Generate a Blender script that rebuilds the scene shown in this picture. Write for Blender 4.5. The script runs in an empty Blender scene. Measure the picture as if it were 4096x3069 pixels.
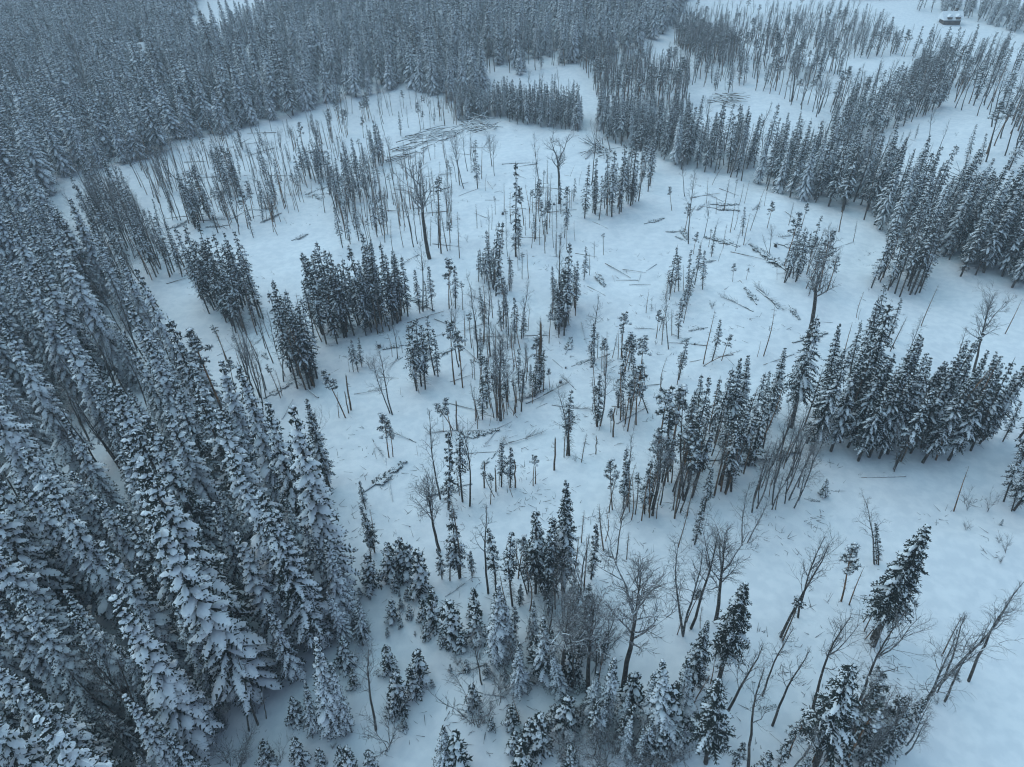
import bpy, math, random
import numpy as np
from mathutils import Vector, Matrix, Quaternion

SC = bpy.context.scene
# ------------------------------------------------------------------ camera
FW, FH = 4096.0, 3069.0                 # photograph size, used to measure from it
F = 2594.0                              # focal length in those pixels
PITCH, ROLL, CAM_H = math.radians(37.7), math.radians(2.0), 52.0
fwd = np.array([0, math.cos(PITCH), -math.sin(PITCH)])
up0 = np.array([0, math.sin(PITCH), math.cos(PITCH)]); rt0 = np.array([1.0, 0, 0])
RT = math.cos(ROLL)*rt0 - math.sin(ROLL)*up0
UP = math.cos(ROLL)*up0 + math.sin(ROLL)*rt0
CAM = np.array([0, 0, CAM_H])
cd = bpy.data.cameras.new('camera'); cam = bpy.data.objects.new('camera', cd)
SC.collection.objects.link(cam); SC.camera = cam
cam.matrix_world = Matrix(((RT[0], UP[0], -fwd[0], CAM[0]), (RT[1], UP[1], -fwd[1], CAM[1]),
                           (RT[2], UP[2], -fwd[2], CAM[2]), (0, 0, 0, 1)))
cd.sensor_width = 36; cd.lens = F/FW*36; cd.clip_start = 0.5; cd.clip_end = 12000
# ------------------------------------------------------------------ sky, sun, exposure
SUN_EL, SUN_AZ = math.radians(58), math.radians(-50)
W = bpy.data.worlds.new('World'); SC.world = W; W.use_nodes = True
nt = W.node_tree; bg = nt.nodes['Background']
sky = nt.nodes.new('ShaderNodeTexSky'); sky.sky_type = 'NISHITA'; sky.sun_disc = False
sky.sun_elevation = SUN_EL; sky.sun_rotation = SUN_AZ
sky.altitude = 100; sky.air_density = 1.0; sky.dust_density = 1.5; sky.ozone_density = 1.0
nt.links.new(sky.outputs[0], bg.inputs[0]); bg.inputs[1].default_value = 0.108
sl = bpy.data.lights.new('sun', 'SUN'); sl.energy = 1.3; sl.angle = math.radians(110); sl.color = (0.48, 0.90, 1.0)
so = bpy.data.objects.new('sun', sl); SC.collection.objects.link(so)
so.rotation_euler = (math.pi/2-SUN_EL, 0, math.pi - SUN_AZ)
SC.view_settings.view_transform = 'Standard'; SC.view_settings.look = 'None'
SC.view_settings.exposure = 0.3; SC.view_settings.gamma = 1; SC.view_settings.use_curve_mapping = False
SC.render.engine = 'CYCLES'
SC.cycles.max_bounces = 5; SC.cycles.diffuse_bounces = 3; SC.cycles.glossy_bounces = 1
SC.cycles.transmission_bounces = 1; SC.cycles.volume_bounces = 1; SC.cycles.use_denoising = True; SC.cycles.filter_width = 1.15

R = random.Random(7); NR = np.random.RandomState(7)
# ------------------------------------------------------------------ terrain
def vnoise(x, y, seed=0):
    x = np.asarray(x, float); y = np.asarray(y, float)
    xi = np.floor(x).astype(np.int64); yi = np.floor(y).astype(np.int64); fx = x-xi; fy = y-yi
    def hsh(a, b):
        n = (a*374761393 + b*668265263 + seed*974711) & 0x7fffffff
        n = ((n ^ (n >> 13))*1274126177) & 0x7fffffff
        return ((n ^ (n >> 16)) & 0xffff)/65535.0
    u = fx*fx*(3-2*fx); v = fy*fy*(3-2*fy)
    return (hsh(xi, yi)*(1-u)+hsh(xi+1, yi)*u)*(1-v)+(hsh(xi, yi+1)*(1-u)+hsh(xi+1, yi+1)*u)*v
def sstep(a, b, x):
    t = np.clip((x-a)/(b-a), 0, 1); return t*t*(3-2*t)
def hgt(x, y):
    x = np.asarray(x, float); y = np.asarray(y, float)
    r = np.hypot(x, y)
    z = 2.6*(vnoise(x/38+3, y/38, 1)-.5) + 1.1*(vnoise(x/15, y/15, 2)-.5)
    near = 1-sstep(200, 420, r)
    z = z + near*(0.75*(vnoise(x/5.5, y/5.5, 3)-.5) + 0.34*(vnoise(x/1.9, y/1.9, 4)-.5))
    z = z + sstep(150, 400, r)*(9*(vnoise(x/120+7, y/120, 5)-.5))      # far land rises gently
    z = z + .05*(np.clip(r, 150, 800)-150)
    return z
# pixel of the photograph -> point on the ground, and back
def rays(px, py):
    px = np.asarray(px, float); py = np.asarray(py, float)
    return fwd + np.multiply.outer((px-FW/2)/F, RT) - np.multiply.outer((py-FH/2)/F, UP)
def ground(px, py):
    d = rays(px, py); dz = np.minimum(d[..., 2], -0.012); t = -CAM_H/dz
    for _ in range(14):
        z = hgt(d[..., 0]*t, d[..., 1]*t); t = .5*t + .5*(z-CAM_H)/dz
    p = d*t[..., None]; return np.stack([p[..., 0], p[..., 1], hgt(p[..., 0], p[..., 1])], -1)
def project(P):
    v = np.asarray(P, float)-CAM; dep = v@fwd; dep = np.where(dep < .5, .5, dep)
    return FW/2+F*(v@RT)/dep, FH/2-F*(v@UP)/dep, dep
def inpoly(px, py, poly):
    inside = np.zeros(np.shape(px), bool); n = len(poly)
    for i in range(n):
        x1, y1 = poly[i]; x2, y2 = poly[(i+1) % n]
        if y1 == y2: continue
        c = ((y1 > py) != (y2 > py)) & (px < (x2-x1)*(py-y1)/(y2-y1)+x1)
        inside ^= c
    return inside
V = 1.8526                                # overview pixels -> photograph pixels
CR = {1: (0, 0), 2: (1350, 0), 3: (2696, 0), 4: (0, 1000), 5: (1350, 1000), 6: (2696, 1000), 7: (0, 2019), 8: (1350, 2019), 9: (2696, 2019)}
def cp(c, x, y): return CR[c][0]+x/1.578, CR[c][1]+y/1.578

# ------------------------------------------------------------------ materials
def mat(name, c1, c2, scale=3.0, rough=0.9, bump=0, frost=0, detail=4, coord='Object', lo=.4, hi=.6):
    m = bpy.data.materials.new(name); m.use_nodes = True; n = m.node_tree.nodes; L = m.node_tree.links
    b = n['Principled BSDF']; b.inputs['Roughness'].default_value = rough
    b.inputs['Specular IOR Level'].default_value = 0.2
    tc = n.new('ShaderNodeTexCoord'); no = n.new('ShaderNodeTexNoise'); no.inputs['Scale'].default_value = scale
    no.inputs['Detail'].default_value = detail; L.new(tc.outputs[coord], no.inputs['Vector'])
    rp = n.new('ShaderNodeMapRange'); rp.inputs[1].default_value = lo; rp.inputs[2].default_value = hi
    L.new(no.outputs['Fac'], rp.inputs[0])
    mx = n.new('ShaderNodeMix'); mx.data_type = 'RGBA'
    mx.inputs[6].default_value = (*c1, 1); mx.inputs[7].default_value = (*c2, 1)
    L.new(rp.outputs[0], mx.inputs[0]); out = mx.outputs[2]
    if frost:
        n2 = n.new('ShaderNodeTexNoise'); n2.inputs['Scale'].default_value = 7; n2.inputs['Detail'].default_value = 3
        L.new(tc.outputs[coord], n2.inputs['Vector'])
        r2 = n.new('ShaderNodeMapRange'); r2.inputs[1].default_value = .66-frost*.3; r2.inputs[2].default_value = .8-frost*.3
        r2.inputs[4].default_value = .75
        L.new(n2.outputs['Fac'], r2.inputs[0])
        m2 = n.new('ShaderNodeMix'); m2.data_type = 'RGBA'; m2.inputs[7].default_value = (.62, .64, .66, 1)
        L.new(out, m2.inputs[6]); L.new(r2.outputs[0], m2.inputs[0]); out = m2.outputs[2]
    L.new(out, b.inputs['Base Color'])
    if bump:
        bp = n.new('ShaderNodeBump'); bp.inputs['Strength'].default_value = bump; bp.inputs['Distance'].default_value = .1
        L.new(no.outputs['Fac'], bp.inputs['Height']); L.new(bp.outputs[0], b.inputs['Normal'])
    return m
M_snow = mat('snow_ground', (.78, .80, .82), (.86, .87, .88), .9, .85, .7)
M_bsnow = mat('branch_snow', (.76, .78, .80), (.86, .87, .88), 2.5, .9)
M_needle = mat('spruce_needles', (.011, .017, .015), (.030, .038, .032), 1.2, .8, frost=.16)
M_slimneedle = mat('thin_spruce_needles', (.013, .018, .016), (.036, .04, .034), 1.2, .8, frost=.26)
M_pine = mat('pine_needles', (.022, .03, .024), (.05, .056, .044), 1.5, .8, frost=.5)
M_bark = mat('bark', (.035, .03, .027), (.10, .08, .065), 2.2, .9, .3, frost=.2)
M_pbark = mat('pine_bark', (.06, .04, .028), (.30, .15, .07), .7, .9, .3, frost=.1)
M_birch = mat('birch_bark', (.05, .045, .042), (.30, .29, .28), 3.5, .8, frost=.2, lo=.45, hi=.62)
M_twig = mat('twigs', (.075, .066, .062), (.17, .155, .15), 2, .9, frost=.55)
M_dead = mat('dead_wood', (.075, .05, .036), (.22, .14, .085), 1.4, .9, .3, frost=.2)
M_wall = mat('log_wall', (.06, .04, .03), (.10, .07, .05), 1.5, .8)
M_glass = mat('window_glass', (.02, .025, .03), (.04, .045, .05), 1.5, .15)

# ------------------------------------------------------------------ mesh builder
class MB:
    def __init__(s): s.v = []; s.f = []
    def quad(s, a, b, c, d):
        i = len(s.v); s.v += [tuple(a), tuple(b), tuple(c), tuple(d)]; s.f.append((i, i+1, i+2, i+3))
    def tri(s, a, b, c):
        i = len(s.v); s.v += [tuple(a), tuple(b), tuple(c)]; s.f.append((i, i+1, i+2))
    def tent(s, a, b, side, w1, w2, h):          # a snow ridge from a to b
        i = len(s.v); u = np.array([0, 0, h])
        s.v += [tuple(a-side*w1), tuple(a+u), tuple(a+side*w1), tuple(b-side*w2), tuple(b+u*.6), tuple(b+side*w2)]
        s.f += [(i, i+1, i+4, i+3), (i+1, i+2, i+5, i+4), (i, i+2, i+1), (i+3, i+4, i+5)]
    def blob(s, p, rx, rz, rnd, k=6):
        i = len(s.v); a0 = rnd.random()*6.28
        s.v.append((p[0]+rnd.uniform(-.2, .2)*rx, p[1]+rnd.uniform(-.2, .2)*rx, p[2]+rz))
        for j in range(k):
            a = a0+6.283*j/k; q = rx*rnd.uniform(.75, 1.2)
            s.v.append((p[0]+q*math.cos(a), p[1]+q*math.sin(a), p[2]+rz*rnd.uniform(-.1, .35)))
        s.v.append((p[0], p[1], p[2]-rz*.5))
        for j in range(k):
            s.f += [(i, i+1+j, i+1+(j+1) % k), (i+k+1, i+1+(j+1) % k, i+1+j)]
    def tube(s, pts, rad, sides=3, cap=True):
        pts = [np.asarray(p, float) for p in pts]; base = len(s.v); n = len(pts)
        for k, p in enumerate(pts):
            d = pts[min(k+1, n-1)]-pts[max(k-1, 0)]; d = d/(np.linalg.norm(d)+1e-9)
            e = np.array([1., 0, 0]) if abs(d[0]) < .8 else np.array([0, 1., 0])
            a = np.cross(d, e); a /= np.linalg.norm(a); b = np.cross(d, a)
            for j in range(sides):
                t = 6.2832*j/sides; s.v.append(tuple(p+rad[k]*(a*math.cos(t)+b*math.sin(t))))
        for k in range(n-1):
            for j in range(sides):
                o = base+k*sides; s.f.append((o+j, o+(j+1) % sides, o+sides+(j+1) % sides, o+sides+j))
        if cap: s.f.append(tuple(base+(n-1)*sides+j for j in range(sides)))
    def mesh(s, name, m, smooth=False):
        me = bpy.data.meshes.new(name); me.from_pydata(s.v, [], s.f); me.materials.append(m)
        if smooth: me.polygons.foreach_set('use_smooth', [True]*len(me.polygons))
        me.update(); return me
def A(*t): return np.array(t, float)

def bough(N, S, base, az, L, rise, droop, wid, rnd, snow, step=.27, lump=.35, hang=.25):
    h = A(math.cos(az), math.sin(az), 0); t = A(-math.sin(az), math.cos(az), 0)
    P = lambda q: base + h*L*q + A(0, 0, rise*L*q-droop*L*q*q)
    K = max(3, int(L/step)); nseg = 3
    load = min(1.0, snow*rnd.uniform(.55, 1.25))
    if load > .55 and L > .3:
        i0 = len(S.v); m = 4; q0 = rnd.uniform(.0, .28); wmx = (.085+.065*L)*rnd.uniform(.7, 1.35)*(1.6 if load > .8 else 1); hmx = wmx*rnd.uniform(.55, .9)
        for k in range(m+1):
            q = q0+(1.02-q0)*k/m; c = P(q)+t*rnd.uniform(-.05, .05); w = wmx*math.sin(.35+2.5*k/m)*rnd.uniform(.75, 1.25)+.02
            S.v += [tuple(c-t*w-A(0, 0, .03)), tuple(c+A(0, 0, hmx*math.sin(.3+2.5*k/m)+.03)), tuple(c+t*w-A(0, 0, .03))]
        for k in range(m):
            o = i0+3*k; S.f += [(o, o+1, o+4, o+3), (o+1, o+2, o+5, o+4)]
        S.f += [(i0, i0+2, i0+1), (i0+3*m, i0+3*m+1, i0+3*m+2)]
    snow = load*(.36 if load > .7 else .55)
    for k in range(nseg):
        a, b = P(k/nseg), P((k+1)/nseg); w = .10*(1-k/nseg)+.03
        N.quad(a-t*w, a+t*w, b+t*w*.6, b-t*w*.6)
        if rnd.random() < snow: S.tent(P(k/nseg*.9+.1)+A(0, 0, .02), b+A(0, 0, .02), t, w*1.25, w*.9, .11*rnd.uniform(.5, 1.4))
    for k in range(K):
        q = .15+.85*(k+.5)/K; p = P(q)
        for sd in (-1, 1):
            l = (wid*L*(1.12-q)+.16)*rnd.uniform(.65, 1.25)
            d = h*rnd.uniform(.35, .75)+t*sd*rnd.uniform(.6, .95)+A(0, 0, -hang*rnd.uniform(.3, 1.6))
            tip = p+d*l; ww = rnd.uniform(.065, .12); wt = ww*.3
            N.quad(p-h*ww, p+h*ww, tip+h*wt, tip-h*wt)
            # hanging secondary spray
            if rnd.random() < .6:
                m = p+d*l*rnd.uniform(.4, .9); N.tri(m-h*.07, m+h*.07, m+A(rnd.uniform(-.05, .05), rnd.uniform(-.05, .05), -rnd.uniform(.12, .32)))
            if rnd.random() < snow:
                e = A(0, 0, .025); S.tent(p+e, p+d*l*rnd.uniform(.6, .95)+e, h, ww*rnd.uniform(.6, .95), wt, rnd.uniform(.02, .06))
    if lump > 0:
        for _ in range(1+int(L/.8)):
            if rnd.random() < snow:
                q = rnd.uniform(.35, 1.0); r = rnd.uniform(.06, .19)*(lump/.35)
                S.blob(P(q)+t*rnd.uniform(-.3, .3)*wid*L*(1.1-q)+A(0, 0, .04), r, r*.55, rnd)
    tipp = P(1.0); N.tri(tipp-t*.06, tipp+t*.06, tipp+h*.2-A(0, 0, .05))

def conifer(h0, Rad, z0, snow, seed, dens=1.0, power=.85, dead=0, girth=.16, lump=.35, wid=.36, lean=.0, gaps=0, step=.27, droop=.38):
    rnd = random.Random(seed); T, N, S = MB(), MB(), MB()
    pts = []; ph = rnd.random()*6
    for k in range(8):
        q = k/7; pts.append(A(lean*math.sin(q*3+ph)-lean*math.sin(ph), lean*math.cos(q*2.3+ph)-lean*math.cos(ph), h0*q-(.15 if k == 0 else 0)))
    ax = lambda z: A(np.interp(z, [p[2] for p in pts], [p[0] for p in pts]), np.interp(z, [p[2] for p in pts], [p[1] for p in pts]), z)
    T.tube(pts, [girth*(1-k/7)**.8+.018 for k in range(8)], 6)
    z = z0
    while z < h0-.15:
        q = (z-z0)/(h0-z0); prof = (1-q)**power*min(1, .5+q*4)*(1 if q < .8 else .75+.25*(1-q)/.2)
        r = Rad*prof*rnd.uniform(.8, 1.15)+.06+.06*(1-q)
        nb = max(3, int(dens*(2.6+1.8*r)))
        a0 = rnd.random()*6.28
        for j in range(nb):
            if rnd.random() < gaps: continue
            L = r*rnd.uniform(.72, 1.18)
            rise = .30*(q-.35)+.05+rnd.uniform(-.1, .1)
            bough(N, S, ax(z+rnd.uniform(-.2, .2)), a0+6.283*j/nb+rnd.uniform(-.25, .25), L, rise, droop*rnd.uniform(.6, 1.3)*(1-.5*q), wid, rnd, snow, step, lump)
        z += (.42+.16*r)*rnd.uniform(.85, 1.15)/(dens**.5)
    if dead:
        for _ in range(dead):
            z = rnd.uniform(.08*h0, max(z0, .2*h0)+.6); a = rnd.random()*6.28; l = rnd.uniform(.25, .95); b = ax(z)
            T.tube([b, b+A(math.cos(a)*l*.6, math.sin(a)*l*.6, -.02*l), b+A(math.cos(a)*l, math.sin(a)*l, -.22*l)], [.016, .012, .006], 3, False)
    S.blob(ax(h0-.12), .045, .16, rnd)
    return T, N, S

def pine(h0, seed, crown=.4, nb=16, spread=1.3, girth=.11, lean=.2, snow=.6):
    rnd = random.Random(seed); T, N, S = MB(), MB(), MB(); ph = rnd.random()*6
    pts = [A(lean*math.sin(k/7*3+ph)-lean*math.sin(ph), lean*math.cos(k/7*2+ph)-lean*math.cos(ph), h0*k/7-(.15 if k == 0 else 0)) for k in range(8)]
    zs = [p[2] for p in pts]; ax = lambda z: A(np.interp(z, zs, [p[0] for p in pts]), np.interp(z, zs, [p[1] for p in pts]), z)
    T.tube(pts, [girth*(1-k/7)**.7+.02 for k in range(8)], 6)
    for i in range(nb):
        q = (i+rnd.random())/nb; z = h0*(1-crown)+h0*crown*q; a = rnd.random()*6.28
        L = spread*(1-.55*q)*rnd.uniform(.5, 1.15)*(.55+.45*math.sin(3.14*min(1, q+.35)))
        b = ax(z); e = b+A(math.cos(a)*L, math.sin(a)*L, L*rnd.uniform(-.15, .35)); m = (b+e)/2+A(0, 0, .08*L)
        T.tube([b, m, e], [.035, .025, .014], 3, False)
        for k in range(rnd.randint(3, 5)):
            c = m+(e-m)*rnd.uniform(.1, 1.15)+A(rnd.uniform(-.3, .3), rnd.uniform(-.3, .3), rnd.uniform(-.12, .2))
            r = rnd.uniform(.2, .38)
            for _ in range(15):
                d = A(rnd.gauss(0, 1), rnd.gauss(0, 1), rnd.gauss(.1, .7)); d /= np.linalg.norm(d)+1e-6
                sdv = np.cross(d, A(rnd.gauss(0, 1), rnd.gauss(0, 1), rnd.gauss(0, 1))); sdv = sdv/(np.linalg.norm(sdv)+1e-6)*r*.2
                N.tri(c-sdv, c+sdv, c+d*r*rnd.uniform(.8, 1.3))
            if rnd.random() < snow: S.blob(c+A(0, 0, r*.25), r*rnd.uniform(.5, .85), r*.32, rnd)
    for _ in range(14):
        z = rnd.uniform(.2, 1-crown+.05)*h0; a = rnd.random()*6.28; l = rnd.uniform(.2, .8); b = ax(z)
        T.tube([b, b+A(math.cos(a)*l, math.sin(a)*l, rnd.uniform(-.2, .15)*l)], [.016, .006], 3, False)
    return T, N, S

def baretree(h0, seed, clear=.4, spread=.32, girth=.12, nmain=13, ang=.6, twigs=7, weep=0.0, fork=False, lean=.35, depth=2, broken=False):
    rnd = random.Random(seed); T, B, S = MB(), MB(), MB(); ph = rnd.random()*6; n = 9
    top = h0*(.62 if broken else 1.0)
    pts = [A(lean*math.sin(k/n*3.4+ph)-lean*math.sin(ph)+rnd.uniform(-.06, .06), lean*math.cos(k/n*2.6+ph)-lean*math.cos(ph)+rnd.uniform(-.06, .06), top*k/(n-1)-(.15 if k == 0 else 0)) for k in range(n)]
    rad = [girth*((1-k/(n-1))**.75*(.5 if broken else 1)+(.5 if broken else 0))+.014 for k in range(n)]
    T.tube(pts, rad, 6)
    zs = [p[2] for p in pts]; ax = lambda z: A(np.interp(z, zs, [p[0] for p in pts]), np.interp(z, zs, [p[1] for p in pts]), min(z, top))
    def grow(p, d, L, r, dep):
        k = 4; P = [p]; dd = d/np.linalg.norm(d)
        for i in range(k):
            dd = dd+A(rnd.gauss(0, .16), rnd.gauss(0, .16), rnd.gauss(.05, .12)-(weep*.35*(i+1)/k if dep < 2 else -.10))
            dd /= np.linalg.norm(dd); P.append(P[-1]+dd*L/k)
        B.tube(P, [r*(1-.75*i/k) for i in range(k+1)], 4 if r > .035 else 3, False)
        if r > .028:
            for i in range(k-1):
                if abs(P[i+1][2]-P[i][2]) < .75*L/k and rnd.random() < .7:
                    sdv = np.cross(P[i+1]-P[i], A(0, 0, 1)); sdv /= np.linalg.norm(sdv)+1e-6
                    S.tent(P[i]+A(0, 0, r*.8), P[i+1]+A(0, 0, r*.7), sdv, r*.8, r*.6, .04)
        if dep == 0: return
        m = twigs if dep == 1 else max(4, twigs-1)
        for i in range(m):
            q = .22+.78*(i+rnd.random()*.8)/m; j = min(k-1, int(q*k)); b = P[j]+(P[j+1]-P[j])*(q*k-j)
            axd = P[j+1]-P[j]; axd /= np.linalg.norm(axd)
            o = A(rnd.gauss(0, 1), rnd.gauss(0, 1), rnd.gauss(.15, .7)); o -= axd*(o@axd); o /= np.linalg.norm(o)+1e-6
            grow(b, axd*.75+o*rnd.uniform(.5, .95), L*(.62-.25*q)*rnd.uniform(.7, 1.25), max(.0075, r*.45), dep-1)
    for i in range(nmain):
        q = (i+.5*rnd.random())/nmain; z = h0*clear+(top-h0*clear)*q; a = i*2.4+rnd.uniform(-.5, .5)
        L = h0*spread*(1-.55*q)*rnd.uniform(.65, 1.2)
        if broken and q > .6: L *= 1.7
        el = ang+.5*q+rnd.uniform(-.2, .2)
        grow(ax(z), A(math.cos(a)*math.cos(el), math.sin(a)*math.cos(el), math.sin(el)), L, max(.02, girth*(.42-.22*q)), depth)
    if fork or broken:
        for k in range(2):
            a = rnd.random()*3+k*3.14
            grow(ax(top*.62 if fork else top*.97), A(math.cos(a)*.35, math.sin(a)*.35, 1), h0*.42, girth*.5, 3 if depth > 1 else 2)
    return T, B, S

def pole(h0, seed, girth=.065, tw=34, tuft=False, lean=.15):
    rnd = random.Random(seed); T, B, S = MB(), MB(), MB(); ph = rnd.random()*6
    pts = [A(lean*math.sin(k/6*3+ph)-lean*math.sin(ph), lean*math.cos(k/6*2.2+ph)-lean*math.cos(ph), h0*k/6-(.15 if k == 0 else 0)) for k in range(7)]
    zs = [p[2] for p in pts]; ax = lambda z: A(np.interp(z, zs, [p[0] for p in pts]), np.interp(z, zs, [p[1] for p in pts]), z)
    T.tube(pts, [girth*(1-k/6)**.7+.012 for k in range(7)], 5)
    for i in range(tw):
        z = h0*(.18+.8*rnd.random()**.8); a = rnd.random()*6.28; l = rnd.uniform(.2, .85)*(1.15-z/h0*.6); b = ax(z)
        m = b+A(math.cos(a)*l*.55, math.sin(a)*l*.55, .05*l); e = b+A(math.cos(a)*l, math.sin(a)*l, -.15*l*rnd.uniform(-1, 1.5))
        B.tube([b, m, e], [.015, .011, .005], 3, False)
        for _ in range(2):
            B.tube([m, m+A(rnd.uniform(-.3, .3), rnd.uniform(-.3, .3), rnd.uniform(-.2, .1))], [.009, .004], 3, False)
    if tuft:
        for i in range(9):
            z = h0*rnd.uniform(.78, .98)
            bough(B, S, ax(z), rnd.random()*6.28, rnd.uniform(.35, .75), .1, .3, .4, rnd, .35, .22, .2)
    return T, B, S

def snag(h0, seed, girth=.12):
    rnd = random.Random(seed); T, B, S = MB(), MB(), MB()
    pts = [A(rnd.uniform(-.04, .04)*k, rnd.uniform(-.04, .04)*k, h0*k/4-(.15 if k == 0 else 0)) for k in range(5)]
    T.tube(pts, [girth*(1-.09*k) for k in range(5)], 7, False)
    tp = pts[-1]
    for j in range(7):                            # splintered top
        a = 6.283*j/7; b = a+.9; r = girth*.64
        T.tri(tp+A(math.cos(a)*r, math.sin(a)*r, -.02), tp+A(math.cos(b)*r, math.sin(b)*r, -.02), tp+A(math.cos(a+.4)*r*.7, math.sin(a+.4)*r*.7, rnd.uniform(.05, .5)))
    T.f.append(tuple(len(T.v)-21-7+j for j in range(7)))
    for _ in range(5):
        z = rnd.uniform(.3, .95)*h0; a = rnd.random()*6.28; l = rnd.uniform(.12, .5)
        B.tube([A(0, 0, z), A(math.cos(a)*l, math.sin(a)*l, z+.1*l)], [.025, .01], 3, False)
    S.blob(tp+A(0, 0, .0), girth*.55, .1, rnd)
    return T, B, S

def fallen(L, seed, girth=.13, kind=0):           # lies along +Y from the butt
    rnd = random.Random(seed); T, B, S = MB(), MB(), MB(); n = 9; bow = rnd.uniform(-.25, .25)
    pts = [A(bow*math.sin(3.1*k/(n-1)), L*k/(n-1), girth*.45+.10*math.sin(2.6*k/(n-1))) for k in range(n)]
    rad = [girth*(1-.75*k/(n-1)) for k in range(n)]; T.tube(pts, rad, 6)
    T.f.append(tuple(range(5, -1, -1)))
    for k in range(n-1):
        if rnd.random() < .85:
            S.tent(pts[k]+A(0, 0, rad[k]*.72), pts[k+1]+A(0, 0, rad[k+1]*.72), A(1, 0, 0), rad[k]*1.02, rad[k+1]*1.02, rad[k]*.7+.08)
    if kind == 1:                                 # still carries its boughs
        for i in range(46):
            q = rnd.uniform(.22, 1); b = A(bow*math.sin(3.1*q), L*q, .25); sd = rnd.choice((-1, 1)); l = (1.3*(1-q)+.35)*rnd.uniform(.7, 1.2)
            bough(B, S, b, math.pi/2-sd*rnd.uniform(.5, 1.1), l, rnd.uniform(-.05, .35), .2, .35, rnd, .6, .3, .3, .1)
    elif kind == 2:                               # bare branches
        for i in range(26):
            q = rnd.uniform(.45, 1); b = A(bow*math.sin(3.1*q), L*q, .2); a = math.pi/2+rnd.uniform(-1, 1); l = rnd.uniform(.5, 1.8)
            e = b+A(math.cos(a)*l, math.sin(a)*l, rnd.uniform(-.1, .8)*l); B.tube([b, (b+e)/2+A(0, 0, .1), e], [.025, .018, .007], 3, False)
            for _ in range(4):
                m = b+(e-b)*rnd.uniform(.4, 1); B.tube([m, m+A(rnd.uniform(-.4, .4), rnd.uniform(-.1, .5), rnd.uniform(-.1, .4))], [.01, .004], 3, False)
    return T, B, S

def shrub(h0, seed, stems=11, spread=.45):
    rnd = random.Random(seed); T, B, S = MB(), MB(), MB()
    for i in range(stems):
        a = rnd.random()*6.28; sp = spread*rnd.uniform(.3, 1.2); P = [A(rnd.uniform(-.15, .15), rnd.uniform(-.15, .15), -.1)]
        L = h0*rnd.uniform(.6, 1.05)
        for k in range(1, 5): P.append(P[0]+A(math.cos(a)*sp*L*(k/4)**1.3, math.sin(a)*sp*L*(k/4)**1.3, L*k/4)+A(rnd.uniform(-.05, .05), rnd.uniform(-.05, .05), 0)*L)
        T.tube(P, [.02, .017, .014, .010, .005], 3, False)
        for k in range(11):
            q = rnd.uniform(.25, 1)*3.99; j = int(q); b = P[j]+(P[j+1]-P[j])*(q-j); a2 = a+rnd.uniform(-1.6, 1.6); l = h0*rnd.uniform(.12, .3)
            e = b+A(math.cos(a2)*l*.7, math.sin(a2)*l*.7, l*.8); B.tube([b, e], [.008, .004], 3, False)
            for _ in range(2):
                m = b+(e-b)*rnd.uniform(.3, .9); B.tube([m, m+A(rnd.uniform(-.3, .3), rnd.uniform(-.3, .3), rnd.uniform(.1, .4))*l*1.6], [.007, .003], 3, False)
    return T, B, S

def stump(seed):
    rnd = random.Random(seed); T, B, S = MB(), MB(), MB(); g = .2
    T.tube([A(0, 0, -.2), A(0, 0, .05), A(.01, 0, .3), A(.02, .01, .5)], [g*1.5, g*1.15, g, g*.95], 8)
    for k in range(4):
        a = rnd.random()*6.28; l = rnd.uniform(.4, .9); B.tube([A(math.cos(a)*g, math.sin(a)*g, 0), A(math.cos(a)*l, math.sin(a)*l, rnd.uniform(.1, .5))], [.02, .008], 3, False)
    S.blob(A(.02, 0, .48), g*1.5, .3, rnd, 8)
    return T, B, S
# ------------------------------------------------------------------ prototypes: (height, trunk, crown, snow meshes)
PROTO = {}
def proto(kind, h0, tns, mt, mn):
    T, N, S = tns
    PROTO.setdefault(kind, []).append((h0, T.mesh(kind+'_trunk', mt, True), N.mesh(kind+'_crown', mn) if N.v else None, S.mesh(kind+'_snow', M_bsnow, True) if S.v else None))
for i in range(8): proto('snowy_spruce', 17, conifer(17, (1.75, 2.1, 1.9, 2.3, 1.5, 1.95, 2.0, 1.65)[i], (.9, .7, 1.6, .8, 1.2, 2.5, .8, 1.4)[i], (1.0, .92, 1.05, .95, .88, .72, 1.0, .8)[i], 100+i, 1.3, (.85, .95, .8, 1.0, .75, .9, .7, 1.05)[i], 6, .19, .36, .32, (.1, .05, .2, .1, .3, .15, .1, .2)[i], (0, .04, .06, 0, .08, .12, .02, .08)[i], step=.26, droop=(.75, .85, .65, .8, .9, .7, .75, .8)[i]), M_bark, M_needle)
for i in range(4): proto('young_spruce', 4.5, conifer(4.5, .8+.12*(i % 2), .2, .78, 140+i, 1.15, .8, 0, .06, .32, .42, step=.2), M_bark, M_needle)
for i in range(3): proto('tall_spruce', 16, conifer(16, 1.55+.12*i, 2.6, .58, 160+i, 1.35, .9, 50, .17, .2, .36, .1, .04, droop=.6), M_bark, M_needle)
for i in range(3): proto('giant_spruce', 16, conifer(16, 2.0+.2*i, 4.6, .5, 170+i, 1.3, .68, 60, .22, .26, .36, .1, .05, droop=.6), M_bark, M_needle)
for i in range(6): proto('slim_spruce', 11, conifer(11, (1.0, 1.25, .8, 1.1, 1.15, .7)[i], (3.4, 2.2, 4.8, 2.8, 3.6, 2.0)[i], (.6, .5, .6, .55, .65, .5)[i], 180+i, 1.1, (.85, 1.0, .8, .7, .9, .7)[i], 95, .1, .14, .38, (.1, .15, .3, .2, .1, .25)[i], (.05, .1, .2, .15, .08, .3)[i], droop=.6), M_bark, M_slimneedle)
for i in range(5): proto('pine_tree', 10, pine(10, 220+i, (.34, .42, .26)[i % 3], (17, 22, 12)[i % 3], (1.25, 1.45, 1.0)[i % 3], .095, .25), M_pbark, M_pine)
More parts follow.
